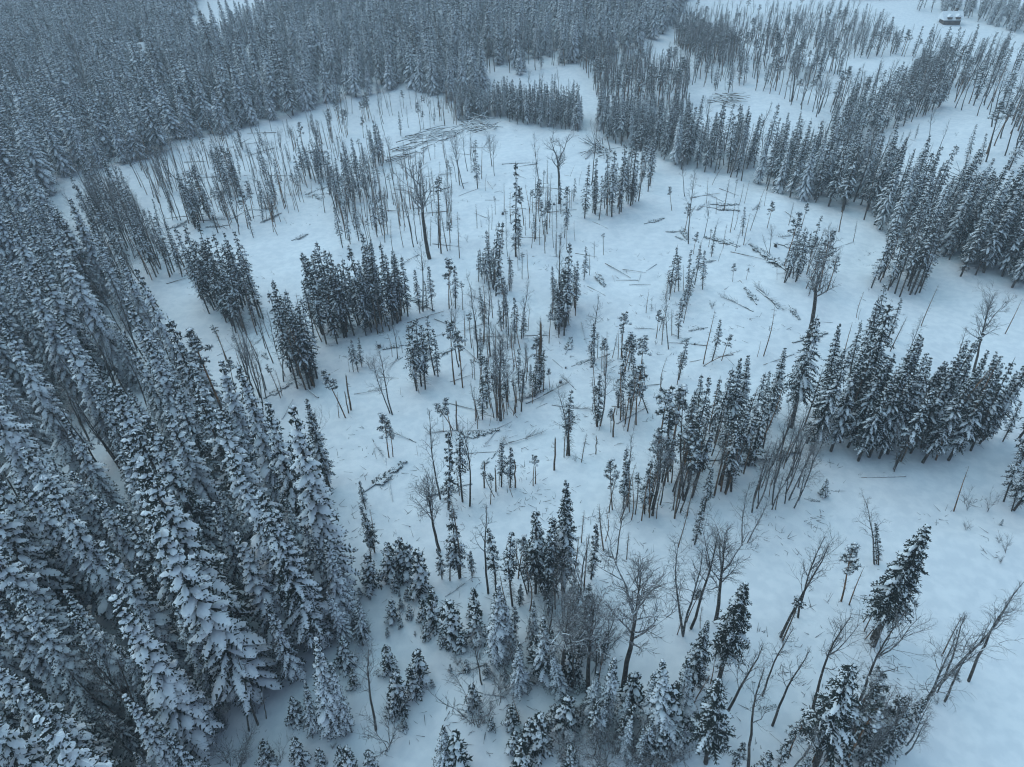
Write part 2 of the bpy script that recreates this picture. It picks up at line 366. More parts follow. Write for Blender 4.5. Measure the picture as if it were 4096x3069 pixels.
for i in range(3): proto('birch_tree', 12, baretree(12, 240+i, .36, .22, .105, 15, .8, 6, .7, lean=.5), M_birch, M_twig)
for i in range(3): proto('aspen_tree', 12, baretree(12, 260+i, .48, .2, .105, 10, .95, 5, 0, fork=(i == 1), lean=.4), M_bark, M_twig)
for i in range(2): proto('old_aspen', 17, baretree(17, 280+i, .5, .22, .34, 9, .6, 6, 0, lean=.4, broken=True), M_bark, M_twig)
for i in range(2): proto('bushy_tree', 13, baretree(13, 290+i, .42, .25, .19, 18, .8, 7, .3, fork=True, lean=.25), M_bark, M_twig)
for i in range(6): proto('dead_pole', 9, pole(9, 300+i, (.085, .075, .1, .07, .08, .09)[i], (60, 30, 80, 46, 70, 20)[i], i == 0, (.15, .3, .1, .5, .2, .15)[i]), M_pbark if i % 2 else M_dead, M_slimneedle if i == 0 else M_twig)
for i in range(3): proto('snag', 5, snag(5, 320+i), M_dead, M_dead)
for i in range(2): proto('fallen_trunk', 9, fallen(9, 340+i, .14, 0), M_dead, M_twig)
for i in range(2): proto('fallen_spruce', 9, fallen(9, 350+i, .15, 1), M_bark, M_slimneedle)
for i in range(2): proto('fallen_birch', 9, fallen(9, 360+i, .12, 2), M_birch, M_twig)
for i in range(2): proto('tree_stump', .6, stump(400+i), M_bark, M_twig)
for i in range(3): proto('shrub', 2.6, shrub(2.6, 380+i, 6+2*i), M_twig, M_twig)

# ------------------------------------------------------------------ tree lists measured on the photograph
# code bx by tx ty   (base and tip, crop pixels)
KC = {'y': 'snowy_spruce', 'g': 'young_spruce', 'S': 'tall_spruce', 's': 'slim_spruce', 'p': 'pine_tree', 'b': 'birch_tree', 'a': 'aspen_tree', 'A': 'old_aspen',
      'B': 'bushy_tree', 't': 'dead_pole', 'k': 'snag', 'F': 'fallen_trunk', 'f': 'fallen_spruce', 'c': 'fallen_birch', 'h': 'shrub', 'u': 'tree_stump', 'G': 'giant_spruce'}
LIST = {
5: '''s 282 450 205 20;s 395 420 335 20;s 445 420 392 20;s 350 470 280 75;s 250 490 165 65;s 215 520 110 170;s 230 470 150 165;s 105 540 10 95;s 330 510 255 150;s 180 540 120 230
s 390 450 330 150;s 60 550 -10 250;s 520 400 495 120;s 600 385 565 90;s 565 380 545 190;p 705 370 685 60;s 745 370 738 90;t 720 350 705 150;t 790 380 780 190;a 540 390 500 -60
f 610 385 440 300;F 440 460 670 390;F 610 435 760 500;s 500 890 475 450;s 555 880 520 460;s 490 840 450 470;s 530 860 500 430;s 545 800 540 520;t 515 905 505 740;a 380 690 335 420;t 345 675 300 520
t 410 650 395 540;s 615 790 570 420;p 740 850 690 470;p 790 870 730 520;t 770 700 745 390;a 765 740 740 380;F 900 710 750 580;s 130 770 90 560;s 155 740 135 545;s 100 770 75 600;t 75 770 70 680
b 345 1040 215 640;b 330 1030 260 700;k 85 1010 60 800;k 70 1030 50 900;h 210 755 210 660;t 400 915 400 870;a 885 690 850 190;t 920 600 900 200;s 905 690 895 490;a 965 670 935 230;a 1080 540 1050 230
b 1160 560 1185 210;s 1120 590 1110 290;t 1095 620 1090 480;k 1280 850 1277 470;a 1415 480 1420 -80;s 1440 480 1485 -55;s 1375 500 1380 230;s 1430 540 1470 120;s 1500 280 1505 60;s 1555 190 1575 -30
t 1590 160 1590 10;s 1400 530 1395 250;t 1470 485 1440 440;s 890 200 905 0;s 960 250 940 -10;s 985 250 1005 -178;s 1000 290 1040 -178;t 1005 280 980 100;s 1095 260 1090 60;t 1165 180 1160 10;t 1205 180 1200 0
t 1140 130 1150 0;s 925 480 900 220;p 1335 590 1330 390;B 1030 1080 1035 580;a 1160 1020 1155 600;a 1190 830 1200 590;t 970 1000 945 660;s 915 1070 900 780;t 885 1130 865 940;t 870 1080 868 940
s 945 1000 930 680;t 1045 1020 1050 800;t 1110 1045 1110 850;t 1005 1060 1000 900;s 1245 930 1260 650;s 1215 870 1215 720;s 1285 850 1300 675;t 1250 920 1240 760;c 1190 970 1450 840;F 970 1145 1100 1085
t 1135 1060 1060 940;t 960 1110 965 1030;p 1340 870 1338 755;b 1455 1300 1350 870;s 1465 1300 1485 895;t 1430 1310 1440 1080;t 1445 1300 1470 1010;s 1600 715 1605 450;a 1620 715 1635 310;t 1640 680 1650 520
p 1790 690 1825 410;t 1735 680 1770 520;t 1800 690 1790 480;t 1770 690 1780 500;F 1720 640 1800 620;s 1640 1115 1640 770;b 1660 1110 1690 630;t 1635 1115 1620 800;t 1650 1140 1665 1040
s 1850 1040 1855 675;s 1960 1030 1860 760;t 1830 1145 1850 760;t 1900 985 1935 690;s 1925 870 1935 690;t 1760 1040 1770 880;k 1740 1180 1745 1000;p 1725 1150 1735 1010;t 1785 1075 1795 720;t 1870 1140 1880 1060
F 1760 1100 1945 1000;t 2035 900 2045 795;t 2040 890 2080 690;p 2010 560 2040 380;b 2090 625 2090 270;t 2050 570 2060 420;t 2110 540 2110 370;s 2150 560 2170 300;p 325 1310 265 1035;p 350 1305 320 1110
a 650 1570 590 1050;p 720 1175 700 940;k 755 1140 748 960;p 730 1140 605 970;t 670 1150 640 1010;s 700 1640 680 1130;s 790 1590 760 1150;a 835 1620 800 1110;t 770 1550 720 1380
s 1035 1495 1035 1195;s 1090 1500 1090 1235;k 927 1500 928 1345;k 1000 1525 998 1380;k 1122 1500 1122 1330;t 965 1605 968 1400;t 990 1560 905 1400;t 1020 1490 1020 1360;t 1105 1560 1070 1440
p 1235 1490 1235 1310;k 1250 1475 1250 1370;t 1215 1470 1290 1415;k 1368 1390 1373 1190;k 1630 1290 1635 1178;t 1540 1340 1585 1160;t 245 1320 242 1250;t 508 1300 508 1235
f 165 1530 430 1335;F 300 1320 350 1590;c 105 910 260 885;F 1170 1500 1220 1560;c 1290 580 930 550;F 1690 85 1850 180;f 1630 140 1690 235;f 1850 610 1950 540;F 2110 530 2200 570;F 1960 910 2060 930
s 180 1640 135 1460;p 2010 1440 2090 905;p 2100 1400 2140 880;p 1735 1640 1730 1345;s 1830 1620 1835 1260;a 1840 1600 1830 1190;h 1500 1330 1500 1290;h 1090 590 1090 530;h 820 190 825 140;h 1150 130 1150 110
c 2000 500 1880 500;F 320 560 130 545;f 430 600 290 630;h 2010 600 2012 570''',
8: '''B 645 290 560 -140;s 770 465 745 30;t 775 460 735 -50;a 955 560 895 50;s 1000 540 985 130;s 235 300 150 -20;t 235 300 180 30;s 210 330 170 170;g 210 520 190 300;g 330 470 320 240
g 390 450 400 195;g 440 460 450 230;g 520 560 520 270;s 660 470 630 260;s 710 480 690 240;g 365 545 360 440;g 540 740 535 590;g 600 770 600 530;g 345 740 345 590;g 455 720 455 630;g 400 660 400 590
g 435 600 435 530;g 390 580 390 550;g 315 830 315 770;g 560 850 562 740;g 490 825 490 795;g 720 870 715 590;g 660 890 655 800;g 780 920 785 790;g 400 775 395 710;g 150 580 130 520;g 205 600 207 575
y 1010 1000 1010 500;y 1080 940 1040 560;g 880 860 870 640;g 860 700 860 520;s 1150 640 1155 490;s 1105 640 1100 195;p 1140 465 1150 200;t 1125 400 1125 200;s 850 460 850 290;s 1250 560 1270 5;s 1315 580 1345 65
S 1420 540 1430 -155;t 1490 540 1500 200;s 1600 470 1605 110;t 1680 290 1640 0;a 1760 345 1775 0;t 1825 345 1845 170;F 1725 400 1630 280;t 1540 240 1555 40;t 1690 230 1700 0;B 1800 1165 1870 400
a 1500 720 1540 400;a 1410 780 1430 440;B 1390 1150 1520 600;B 1580 1190 1620 640;a 1480 1150 1440 700;y 1150 1170 1150 870;y 1290 1120 1290 700;y 1410 1190 1330 900;y 1240 900 1220 610;y 1680 1380 1720 960
y 1600 1330 1640 1050;g 1850 1300 1875 1050;y 1960 1440 1980 1040;y 2050 1540 2040 1000;g 2100 1500 2110 1130;y 2180 1380 2190 960;g 325 1055 312 885;g 520 1120 505 905;g 480 1205 465 1020;g 390 1280 370 1050
g 360 1340 355 1200;a 245 1420 165 950;h 320 1545 310 1320;g 600 1150 590 1100;g 712 1050 712 1005;g 815 1055 815 980;a 908 1135 885 830;g 940 1080 940 1000;g 50 1035 40 830;y 160 890 130 590;y 60 1420 0 990
g 100 1150 100 1030;g 850 1290 855 1130;h 870 1395 820 1180;h 940 1380 930 1260;g 970 1420 970 1350;g 1100 1400 1098 1270;t 1145 1370 1140 1200;g 1355 1400 1360 1270;g 1440 1440 1455 1200;g 1215 1520 1215 1350
g 1280 1555 1280 1320;g 1110 1560 1125 1430;g 1160 1700 1165 1480;y 680 1690 685 1390;g 760 1700 735 1440;g 80 1700 65 1520;g 210 1700 200 1550;h 1400 1590 1390 1420;h 1480 1620 1490 1440;h 1640 1630 1610 1440
h 1700 1650 1720 1430;h 1830 1630 1840 1450;h 2000 1660 2010 1450;a 1620 1590 1615 1400;c 680 580 800 500;c 870 1180 1060 1215;c 960 1250 1080 1190;b 2180 825 2205 270;h 1500 1000 1480 830;h 1650 1000 1640 820
h 1020 1180 1030 1050;h 2120 1620 2130 1450;h 1900 1640 1900 1480;t 1930 390 1930 340;h 1950 400 1950 340;h 1880 390 1880 345;s 1330 700 1330 560;s 1470 640 1460 520;g 420 1420 415 1350;h 760 1010 750 950;h 60 700 60 640''',
9: '''t 25 270 60 0;s 130 250 185 -60;b 430 255 480 -80;b 465 245 555 -10;b 1265 375 1090 -100;s 1290 380 1250 90;t 1280 375 1260 120;G 1255 890 1590 135;G 1250 850 1550 200;t 1195 740 1330 520
t 1200 800 1290 560;t 1205 850 1300 620;p 1055 610 1150 270;t 1105 635 1195 400;a 675 840 880 240;a 780 710 990 240;t 685 860 790 560;B 260 740 340 190;a 110 785 205 150;b 55 820 70 270;p 80 740 150 550
t 165 780 155 640;t 20 820 60 650;G 285 1100 440 500;S 110 1180 200 740;t 125 1255 190 1040;t 230 1130 260 950;G 200 1630 270 1070;a 285 1440 460 850;a 470 1657 610 1080;a 560 1205 750 830;a 625 1395 790 940
a 865 1345 1090 750;a 1130 1370 1490 740;G 890 1657 1130 990;p 1110 1380 1270 1060;s 1180 1560 1260 1080;b 1080 1657 1300 1170;b 1180 1650 1400 1180;s 1300 1657 1400 1200;s 1350 1600 1480 1170
b 1490 1385 1840 740;a 1655 1180 1890 680;b 1600 1230 1990 580;t 1690 955 1840 700;a 1710 1240 1960 850;a 1860 1115 2180 520;p 1740 1180 1790 1020;s 380 1657 440 1480;p 720 1600 800 1380;g 30 1330 60 1080
g 20 1560 30 1420;F 720 1540 600 1440;b 1250 1700 1420 1240;s 660 1657 760 1420;b 740 1690 840 1370;h 1660 1260 1660 1210;g 560 1700 600 1560;F 1110 685 1155 695;h 880 1250 880 1200;f 490 1310 640 1270
g 2060 130 2080 90;h 2090 300 2090 200;h 2050 240 2050 190;h 2060 370 2060 320;h 1840 160 1850 100''',
6: '''G 740 1120 900 410;S 930 1080 1035 460;G 1180 1100 1350 330;s 1150 1000 1290 280;t 1060 710 1130 460;S 590 1080 695 610;s 560 1010 600 760;S 390 1180 455 655;S 350 1230 415 680;s 320 1120 345 820
s 240 1150 285 785;s 140 1080 180 775;s 60 1250 105 875;s -10 1100 20 870;S 1330 1180 1445 655;s 1450 1100 1530 670;S 1440 1250 1610 665;S 1620 1230 1765 700;S 1680 1250 1875 660;S 1810 1240 2015 630
S 1880 1210 2075 710;s 1560 1250 1660 735;b 1390 1400 1450 1090;s 870 1290 920 1065;b 490 1657 560 1230;a 530 1600 600 1300;b 620 1610 700 1250;a 700 1600 760 1320;b 760 1630 870 1290;s 325 1535 420 1080
s 360 1525 400 1000;p 30 1570 80 1100;a 60 1580 60 960;s 190 1650 225 1360;f 160 1335 770 1270;g 940 1555 965 1445;A 835 580 960 -40;B 1890 770 2000 310;t 2090 530 2190 300;a 1780 770 1850 500;t 565 670 620 350
t 525 675 550 570;t 1150 430 1170 260;t 1165 440 1180 370;t 185 720 235 380;s 240 700 290 425;p 300 700 370 545;t 185 735 460 630;t 380 730 310 670;s 30 820 85 555;t 20 850 60 650;p 370 200 385 90
p 455 190 465 115;F 320 250 415 195;F 530 320 415 195;f 730 150 490 -10;h 240 370 240 320;s 30 260 20 20;s 90 270 110 0;s 130 220 150 -40;s 180 250 190 0;s 750 180 790 -90;p 700 150 720 30;t 650 190 660 100
s 850 290 900 130;b 930 280 950 60;s 1110 790 1180 440;s 1180 690 1280 300;s 1240 640 1330 200;s 1350 560 1450 300;t 1365 640 1470 420;b 1460 730 1530 430;t 1560 480 1650 220;s 2130 1650 2190 1350
s 2080 1590 2200 1230;s 2075 1210 2200 950;s 2010 1180 2090 930;a 2140 950 2209 800;t 1765 1650 1860 1370;h 1850 1640 1850 1520;h 1980 1650 2000 1540;h 750 420 750 390;F 1000 460 920 455;F 1460 1430 1180 1440
h 1230 260 1228 240;t 700 1560 740 1400;t 640 1640 690 1420;t 600 1560 640 1380;f 820 1570 880 1580;h 310 355 310 335''',
2: '''A 580 1635 510 1040;A 1400 1285 1420 850;a 1275 1200 1262 850;t 770 1630 775 1340;t 655 1600 640 1100;a 690 1440 685 1160;t 460 1320 435 1010;t 480 1330 455 1020;s 1125 1620 1100 1020;s 1560 1380 1580 1020
s 1450 1450 1445 1180;s 1490 1270 1495 1120;s 1730 1370 1750 940;s 1790 1340 1810 890;s 1850 1300 1890 830;s 1650 1390 1680 1100;s 1900 1270 1930 880;s 1960 1210 1975 890;a 795 1190 720 860;a 770 1170 760 850
a 820 1080 790 830;a 750 1150 705 990;a 870 1070 840 880;B 975 1050 960 870;a 990 1110 1000 900;s 885 1190 875 880;t 910 1130 905 900;t 935 1205 935 1100;p 525 830 510 650;s 400 860 390 700;p 545 820 545 700
t 585 810 580 705;s 610 790 610 680;F 765 1240 885 1195;F 330 1090 400 1105;F 1610 1400 1705 1445;f 1935 1415 2055 1380;c 560 1115 720 1100;t 1250 1510 1265 1195;p 1275 1400 1265 1200;t 1310 1600 1310 1380
p 1340 1440 1350 1290;t 1385 1440 1390 1230;t 1470 1110 1500 1040;t 1525 1170 1540 1080;t 1325 1160 1315 995;p 1300 1480 1295 1280;t 1620 1630 1625 1520;t 1680 1610 1680 1470;t 1420 1500 1405 1480
p 2110 1330 2100 1180;a 2190 1240 2180 1000;t 1640 1240 1640 1090;a 1605 1170 1615 780;F 1430 1105 1475 1115;F 1300 1160 1370 1165;c 1240 1250 1290 1200;p 710 1580 705 1400;a 480 1560 380 1240;a 470 1500 400 1230
t 330 1290 420 1430;F 990 1215 1040 1205;h 820 1530 810 1490;t 535 1520 530 1370;b 1145 1640 1160 1420;F 600 1540 770 1560;F 1230 1620 1400 1625;F 1500 1600 1640 1625''',
7: '''y 2020 870 1760 10;y 1880 1100 1640 620;y 1700 1060 1500 700;y 1830 1050 1730 680;y 2180 760 2050 200;y 2150 690 1990 180;y 2110 1440 2030 830;g 1870 1380 1850 1210;y 1980 1440 1930 1120
g 1900 1340 1880 1240;a 1630 1390 1480 1000;a 1575 1430 1500 1130;a 1680 1350 1640 1150;y 1300 1800 1010 1390;y 1000 1850 850 1545;y 640 1700 470 1430;a 920 1660 700 1300;a 1180 1560 1000 1150;h 1520 1650 1560 1430;h 1450 1640 1380 1450
h 1760 1640 1770 1490;g 1690 1640 1660 1480;g 1900 1630 1860 1470;g 2030 1640 2010 1530;g 2150 1640 2160 1510;y 1560 1240 1330 750;y 1330 1390 1000 950;h 2100 1540 2110 1500;h 1250 1560 1330 1420;g 1730 1140 1760 1040
y 1200 1440 980 1000''',
1: '''a 1170 1190 940 1030;c 720 1025 830 1025;c 820 1050 950 985;a 1065 1110 1040 900;s 1005 1440 965 1250;s 1090 1390 1065 1200;a 1050 1440 950 1130;s 1360 1260 1345 1180;a 1500 1250 1440 950;a 1640 1310 1610 1060
a 1720 1160 1680 900;s 1740 1290 1690 1140;a 1810 1100 1770 830;f 1060 1450 1190 1390;F 1375 1565 1530 1570;f 1840 1520 1940 1480;a 1840 750 1700 620;c 1550 910 1660 900;p 1600 1380 1580 1180;s 1660 1400 1660 1200
s 1720 1400 1700 1170;t 1800 1310 1800 1130;t 1690 1290 1690 1150;p 1850 1230 1860 1090;s 1600 1500 1560 1290;a 1510 1480 1470 1200;F 1700 1110 1840 1110;c 1540 1330 1740 1320;a 2180 620 2120 480''',
4: '''a 1665 1130 1530 570;a 1660 1050 1610 680;b 1790 830 1730 430;p 1500 960 1480 690;p 1540 1000 1500 760;y 1390 1060 1190 530;p 1430 1090 1235 480;t 1800 800 1760 620;p 1860 870 1960 1000;f 1665 940 1840 840
F 1780 1070 1850 945;F 2010 935 1830 800;p 2180 1060 2020 770;t 2140 1060 2130 900;s 1780 1360 1690 1040;S 2080 1500 1940 940;a 2060 1480 2010 1040;s 1640 1150 1580 950;g 1480 1240 1430 1090;g 1530 1240 1500 1110
g 1510 1310 1480 1220;y 1690 1460 1560 1060;g 1980 1600 1840 1220;s 2070 1650 2000 1430;y 1700 1640 1610 1400;F 1050 215 1225 165;f 1600 600 1650 560;F 1370 670 1470 620;f 1650 640 1690 690;h 1290 390 1290 370
t 1780 920 1750 750;a 1000 360 760 10;a 640 60 540 -130''',
3: '''b 90 1540 150 1110;p 800 1450 830 1280;t 380 1450 405 1290;s 430 1490 450 1300;s 860 1620 940 1360;a 945 1640 990 1450;t 445 1285 465 1140;t 205 1280 225 1120;t 315 1330 345 1130;t 535 1300 570 1170
t 570 1300 590 1180;k 1040 1465 1060 1330;t 1130 1530 1150 1390;f 640 1650 480 1545;F 700 1335 800 1410;F 285 1190 410 1240;t 240 1170 340 1040;A 740 640 800 330;a 610 900 600 760;s 235 1620 275 1430
t 280 1650 300 1560;a 600 1610 620 1430;a 600 1610 550 1480;s 1840 1035 1900 780;p 1745 1030 1800 930;t 1600 1000 1640 900;s 1430 900 1450 830;s 1520 880 1550 780;a 1610 900 1640 680;a 1660 970 1720 760
s 1930 1060 1960 830;F 1580 985 1640 990;F 1490 880 1530 895;f 1830 980 1910 1000;h 1780 860 1780 835;b 1220 200 1230 110;b 1310 240 1320 140;s 1400 270 1400 190;b 1500 220 1500 150;t 265 1350 265 1240'''}
# ------------------------------------------------------------------ areas of many trees: crop, polygon, spacing or count, kinds, heights
AREA = [
 (1, [(560, 1250), (700, 1150), (860, 1330), (940, 1500), (1090, 1640), (900, 1657), (640, 1640)], 75, 'aassstb', (8, 13), 'thicket'),
 (4, [(940, 205), (1210, 190), (1150, 40), (900, 40)], 24, 'sstta', (7, 11), 'thicket'),
 (4, [(1260, 380), (1420, 520), (1620, 550), (1690, 450), (1640, 330), (1450, 300), (1270, 250)], 44, 'sssst', (10, 14), 'grove'),
 (4, [(1830, 880), (1920, 920), (2000, 870), (2010, 700), (1900, 640), (1830, 720)], 24, 'sst', (10.5, 14.5), 'grove'),
 (4, [(1960, 560), (2080, 640), (2209, 560), (2209, 420), (2000, 420)], 22, 'sst', (10.5, 14.5), 'grove'),
 (5, [(0, 560), (290, 530), (460, 430), (420, 380), (100, 420), (0, 450)], 40, 'sssttS', (9.5, 15), 'grove'),
 (5, [(850, 250), (1020, 290), (1120, 250), (1000, 150), (870, 150)], 14, 'stt', (6, 10), 'grove'),
 (5, [(860, 1100), (1060, 1080), (1180, 1000), (1180, 880), (950, 940)], 22, 'tttas', (5, 9), 'grove'),
 (5, [(1360, 500), (1470, 490), (1450, 380), (1380, 400)], 12, 'sst', (7, 11), 'grove'),
 (4, [(700, 330), (930, 350), (900, 200), (760, 100), (640, 60)], 16, 'aast', (8, 13), 'thicket'),
 (1, [(780, 1040), (1100, 960), (1500, 850), (2200, 680), (2200, 900), (1700, 1450), (1200, 1450), (900, 1250)], 120, 'ttttaassp', (5, 10.5), 'open'),
 (1, [(1200, 1380), (1330, 1340), (1320, 1490), (1230, 1500)], 14, 's', (8, 12), 'open'),
 (1, [(1390, 1180), (1530, 1200), (1520, 1260), (1400, 1240)], 13, 'sst', (8, 12), 'open'),
 (1, [(1920, 1110), (2060, 1110), (2060, 1160), (1940, 1150)], 12, 's', (8, 11), 'open'),
 (1, [(2030, 1250), (2209, 1180), (2209, 1350), (2050, 1350)], 14, 'ssa', (8, 12), 'open'),
 (2, [(0, 1350), (330, 1350), (330, 1560), (20, 1600)], 24, 'ttsa', (8, 12), 'open'),
 (2, [(60, 1150), (200, 1100), (300, 1300), (60, 1320)], 20, 'ssa', (8, 12), 'open'),
 (2, [(180, 950), (310, 1000), (300, 1110), (150, 1080)], 15, 'sst', (8, 12), 'open'),
 (2, [(20, 720), (600, 600), (720, 640), (740, 800), (600, 800), (380, 860), (20, 900)], 50, 'ttaap', (6, 11), 'open'),
 (2, [(640, 650), (740, 640), (800, 790), (640, 800)], 22, 'taat', (9, 12), 'open'),
 (2, [(740, 770), (1000, 750), (1150, 790), (1530, 835), (1545, 740), (1300, 700), (1000, 670), (760, 690)], -2.1, 'sssy', (9, 12.5), 'row'),
 (2, [(1640, 890), (1720, 905), (1900, 960), (2209, 1065), (2209, 840), (1900, 790), (1650, 720)], -2.5, 'sssSy', (9, 13.5), 'belt'),
 (2, [(1560, 1380), (1740, 1380), (1860, 1300), (1990, 1180), (2010, 1060), (1900, 1050), (1750, 1230)], 34, 'sstt', (8, 13), 'wedge'),
 (3, [(0, 1075), (200, 1090), (480, 1170), (700, 1250), (920, 1290), (1140, 1370), (1300, 1470), (1500, 1600), (1800, 1750), (2500, 1900), (2500, 1500), (2000, 1480), (1500, 1330), (1100, 1090), (700, 1010), (300, 930), (0, 880)], -2.7, 'ssSSya', (9, 15), 'belt'),
 (3, [(900, 920), (1250, 930), (1300, 860), (1550, 760), (1700, 680), (1600, 600), (1300, 690), (1000, 800)], -3.0, 'sssSa', (9, 14), 'belt'),
 (6, [(1180, 210), (1300, 270), (1420, 310), (1560, 270), (1640, 130), (1500, 40), (1200, 80)], 34, 'sssta', (9, 14), 'below'),
 (6, [(1620, 60), (1800, 90), (2300, 260), (2300, 0), (1700, -60)], -3.0, 'ssSy', (9, 14), 'below'),
 (6, [(640, 190), (900, 300), (1000, 250), (900, 120), (720, 60)], 16, 'spbt', (6, 10), 'below'),
 (6, [(760, 1220), (1000, 1330), (1390, 1400), (1700, 1370), (1970, 1300), (2000, 1180), (1900, 1130), (1500, 1130), (1100, 1090), (800, 1080)], -1.65, 'sSSSt', (9, 13.5), 'stand'),
 (6, [(-40, 1560), (300, 1500), (480, 1420), (680, 1170), (600, 1080), (300, 1100), (60, 1250), (-200, 1450)], -2.6, 'sstta', (8, 12), 'wing'),
 (5, [(1700, 1657), (2209, 1657), (2209, 1350), (2020, 1420), (1900, 1560)], -2.6, 'sttpa', (7, 12), 'wing'),
 (8, [(1780, 120), (2209, 80), (2209, 0), (1800, 0)], 20, 'ttsa', (6, 10), 'wing'),
 (6, [(480, 1657), (760, 1650), (880, 1380), (700, 1280), (560, 1400)], 22, 'bbat', (6, 10), 'fringe'),
 (6, [(2080, 1657), (2400, 1800), (2400, 1000), (2209, 1000), (2150, 1300)], -3.2, 'ssap', (9, 13), 'edge'),
 (3, [(0, 100), (1000, 60), (1250, 120), (1450, 330), (1950, 560), (1600, 600), (1250, 700), (900, 760), (650, 620), (430, 560), (300, 600), (200, 560), (0, 520)], -4.9, 'aabsaspt', (7, 13), 'far'),
 (3, [(0, 160), (330, 250), (800, 330), (1300, 420), (1700, 560), (1600, 640), (1200, 520), (900, 460), (500, 330), (350, 420), (0, 420)], -3.4, 'sapaasp', (9, 13), 'far'),
 (3, [(1650, 480), (2300, 640), (2300, 1150), (2050, 1130), (1900, 1000), (2000, 800), (1700, 700)], -5.2, 'saapt', (9, 13), 'far'),
 (3, [(1500, 300), (2300, 430), (2300, 620), (1800, 520)], -4.8, 'saas', (8, 13), 'far'),
 (2, [(1060, 490), (1500, 400), (1600, 520), (1640, 680), (1950, 700), (2209, 720), (2209, 250), (1950, 260), (1600, 330), (1400, 400)], -4.0, 'aatsap', (8, 13), 'far'),
 (3, [(-20, -40), (900, -40), (1150, 20), (1750, 100), (2500, 330), (2500, 120), (1400, -90), (0, -90)], -6.5, 'syas', (11, 15), 'far'),
 (7, [(1000, 1600), (1500, 1480), (1650, 1280), (1450, 1080), (1100, 1150), (700, 1450)], 24, 'ahah', (7, 12), 'corner'),
 (8, [(700, 1230), (1700, 1330), (2150, 1600), (2209, 1700), (1300, 1690), (1200, 1400), (900, 1300)], 9, 'hgg', (2, 4), 'brush'),
 (8, [(900, 1100), (1700, 1250), (1750, 900), (1500, 700), (1150, 800)], 16, 'agast', (4, 8), 'brush'),
 (8, [(30, 450), (130, 800), (260, 900), (60, 700)], 10, 'ggh', (1.5, 4), 'brush'),
 (9, [(600, 1700), (1500, 1690), (1480, 1500), (1050, 1400), (900, 1500)], 26, 'bspgb', (4, 9), 'brush'),
]
AREA += [
 (5, [(0, 600), (800, 300), (1500, 100), (2150, 80), (2150, 700), (1900, 1100), (1300, 1150), (900, 1500), (300, 1400), (0, 1100)], 60, 'FFFfc', (1.6, 6), 'logs'),
 (2, [(100, 1400), (700, 900), (1100, 900), (1500, 1200), (1500, 1600), (300, 1640)], 34, 'FFFc', (2, 7), 'logs'),
 (3, [(0, 1250), (500, 1250), (1000, 1450), (1100, 1657), (0, 1657)], 18, 'FFfc', (2, 7), 'logs'),
 (1, [(800, 1040), (1500, 850), (2150, 800), (2150, 1300), (1300, 1500)], 34, 'FFcf', (2.5, 8), 'logs'),
 (8, [(800, 1150), (1700, 1250), (1700, 900), (1200, 800)], 10, 'cc', (2, 6), 'logs'),
 (6, [(0, 500), (700, 100), (1200, 250), (1200, 650), (300, 750)], 14, 'FFfc', (2, 7), 'logs')]
AREA += [
 (1, [(820, 1060), (1500, 860), (2200, 700), (2200, 1000), (1750, 1450), (1250, 1500), (950, 1300)], 95, 'ttttas', (6, 11), 'open'),
 (2, [(60, 1250), (350, 1050), (700, 950), (700, 1250), (400, 1600), (60, 1640)], 46, 'ttta', (6, 11), 'open'),
 (2, [(450, 1550), (700, 1250), (760, 1640)], 14, 'tta', (6, 10), 'open'),
 (2, [(1080, 1640), (1250, 1150), (1500, 1250), (1500, 1640)], 26, 'ttps', (5, 9), 'open'),
 (5, [(500, 700), (900, 400), (1300, 500), (1300, 1000), (900, 1100)], 30, 'tttsp', (4, 9), 'open'),
 (5, [(1500, 700), (1950, 600), (1950, 1100), (1600, 1150)], 16, 'ttsp', (4, 9), 'open'),
 (5, [(1900, 300), (2209, 250), (2209, 600), (1950, 600)], 12, 'tts', (5, 9), 'open'),
 (3, [(0, 1150), (400, 1200), (900, 1400), (1000, 1657), (0, 1657)], 16, 'ttpa', (4, 8), 'open'),
 (4, [(1400, 700), (1700, 550), (1900, 700), (1700, 1000)], 12, 'tta', (5, 9), 'open'),
 (6, [(-100, 1600), (300, 1560), (500, 1460), (300, 1300), (-100, 1400)], 26, 'tts', (7, 11), 'wing'),
 (8, [(1000, 650), (1500, 700), (1600, 500), (1200, 480)], 16, 'tsat', (6, 10), 'tall')]
AREA += [
 (5, [(0, 600), (800, 300), (1500, 100), (2150, 80), (2150, 700), (1900, 1100), (1300, 1150), (1200, 1600), (400, 1550), (0, 1100)], 4, 'u', (.25, .85), 'stumps'),
 (2, [(300, 1450), (700, 900), (1100, 900), (1500, 1200), (1500, 1600), (300, 1640)], 2, 'u', (.25, .9), 'stumps'),
 (6, [(0, 500), (700, 100), (1200, 250), (1200, 650), (300, 750)], 2, 'u', (.25, .8), 'stumps'),
 (3, [(0, 1250), (500, 1250), (1000, 1450), (1100, 1657), (0, 1657)], 2, 'u', (.25, .9), 'stumps')]
AREA += [
 (8, [(1000, 1150), (1450, 1250), (1700, 1220), (1720, 900), (1500, 720), (1120, 820)], 20, 'sagga', (5, 9), 'thicket2'),
 (8, [(1560, 1400), (1800, 1380), (2209, 1560), (2209, 1680), (1900, 1640), (1600, 1520)], 22, 'ggsyh', (3.5, 7), 'thicket2'),
 (5, [(1330, 600), (1560, 480), (1560, 250), (1350, 300)], 10, 'ts', (5, 9), 'open'),
 (2, [(1020, 640), (1250, 560), (1500, 600), (1520, 700), (1040, 700)], 14, 'sa', (8, 11), 'row')]
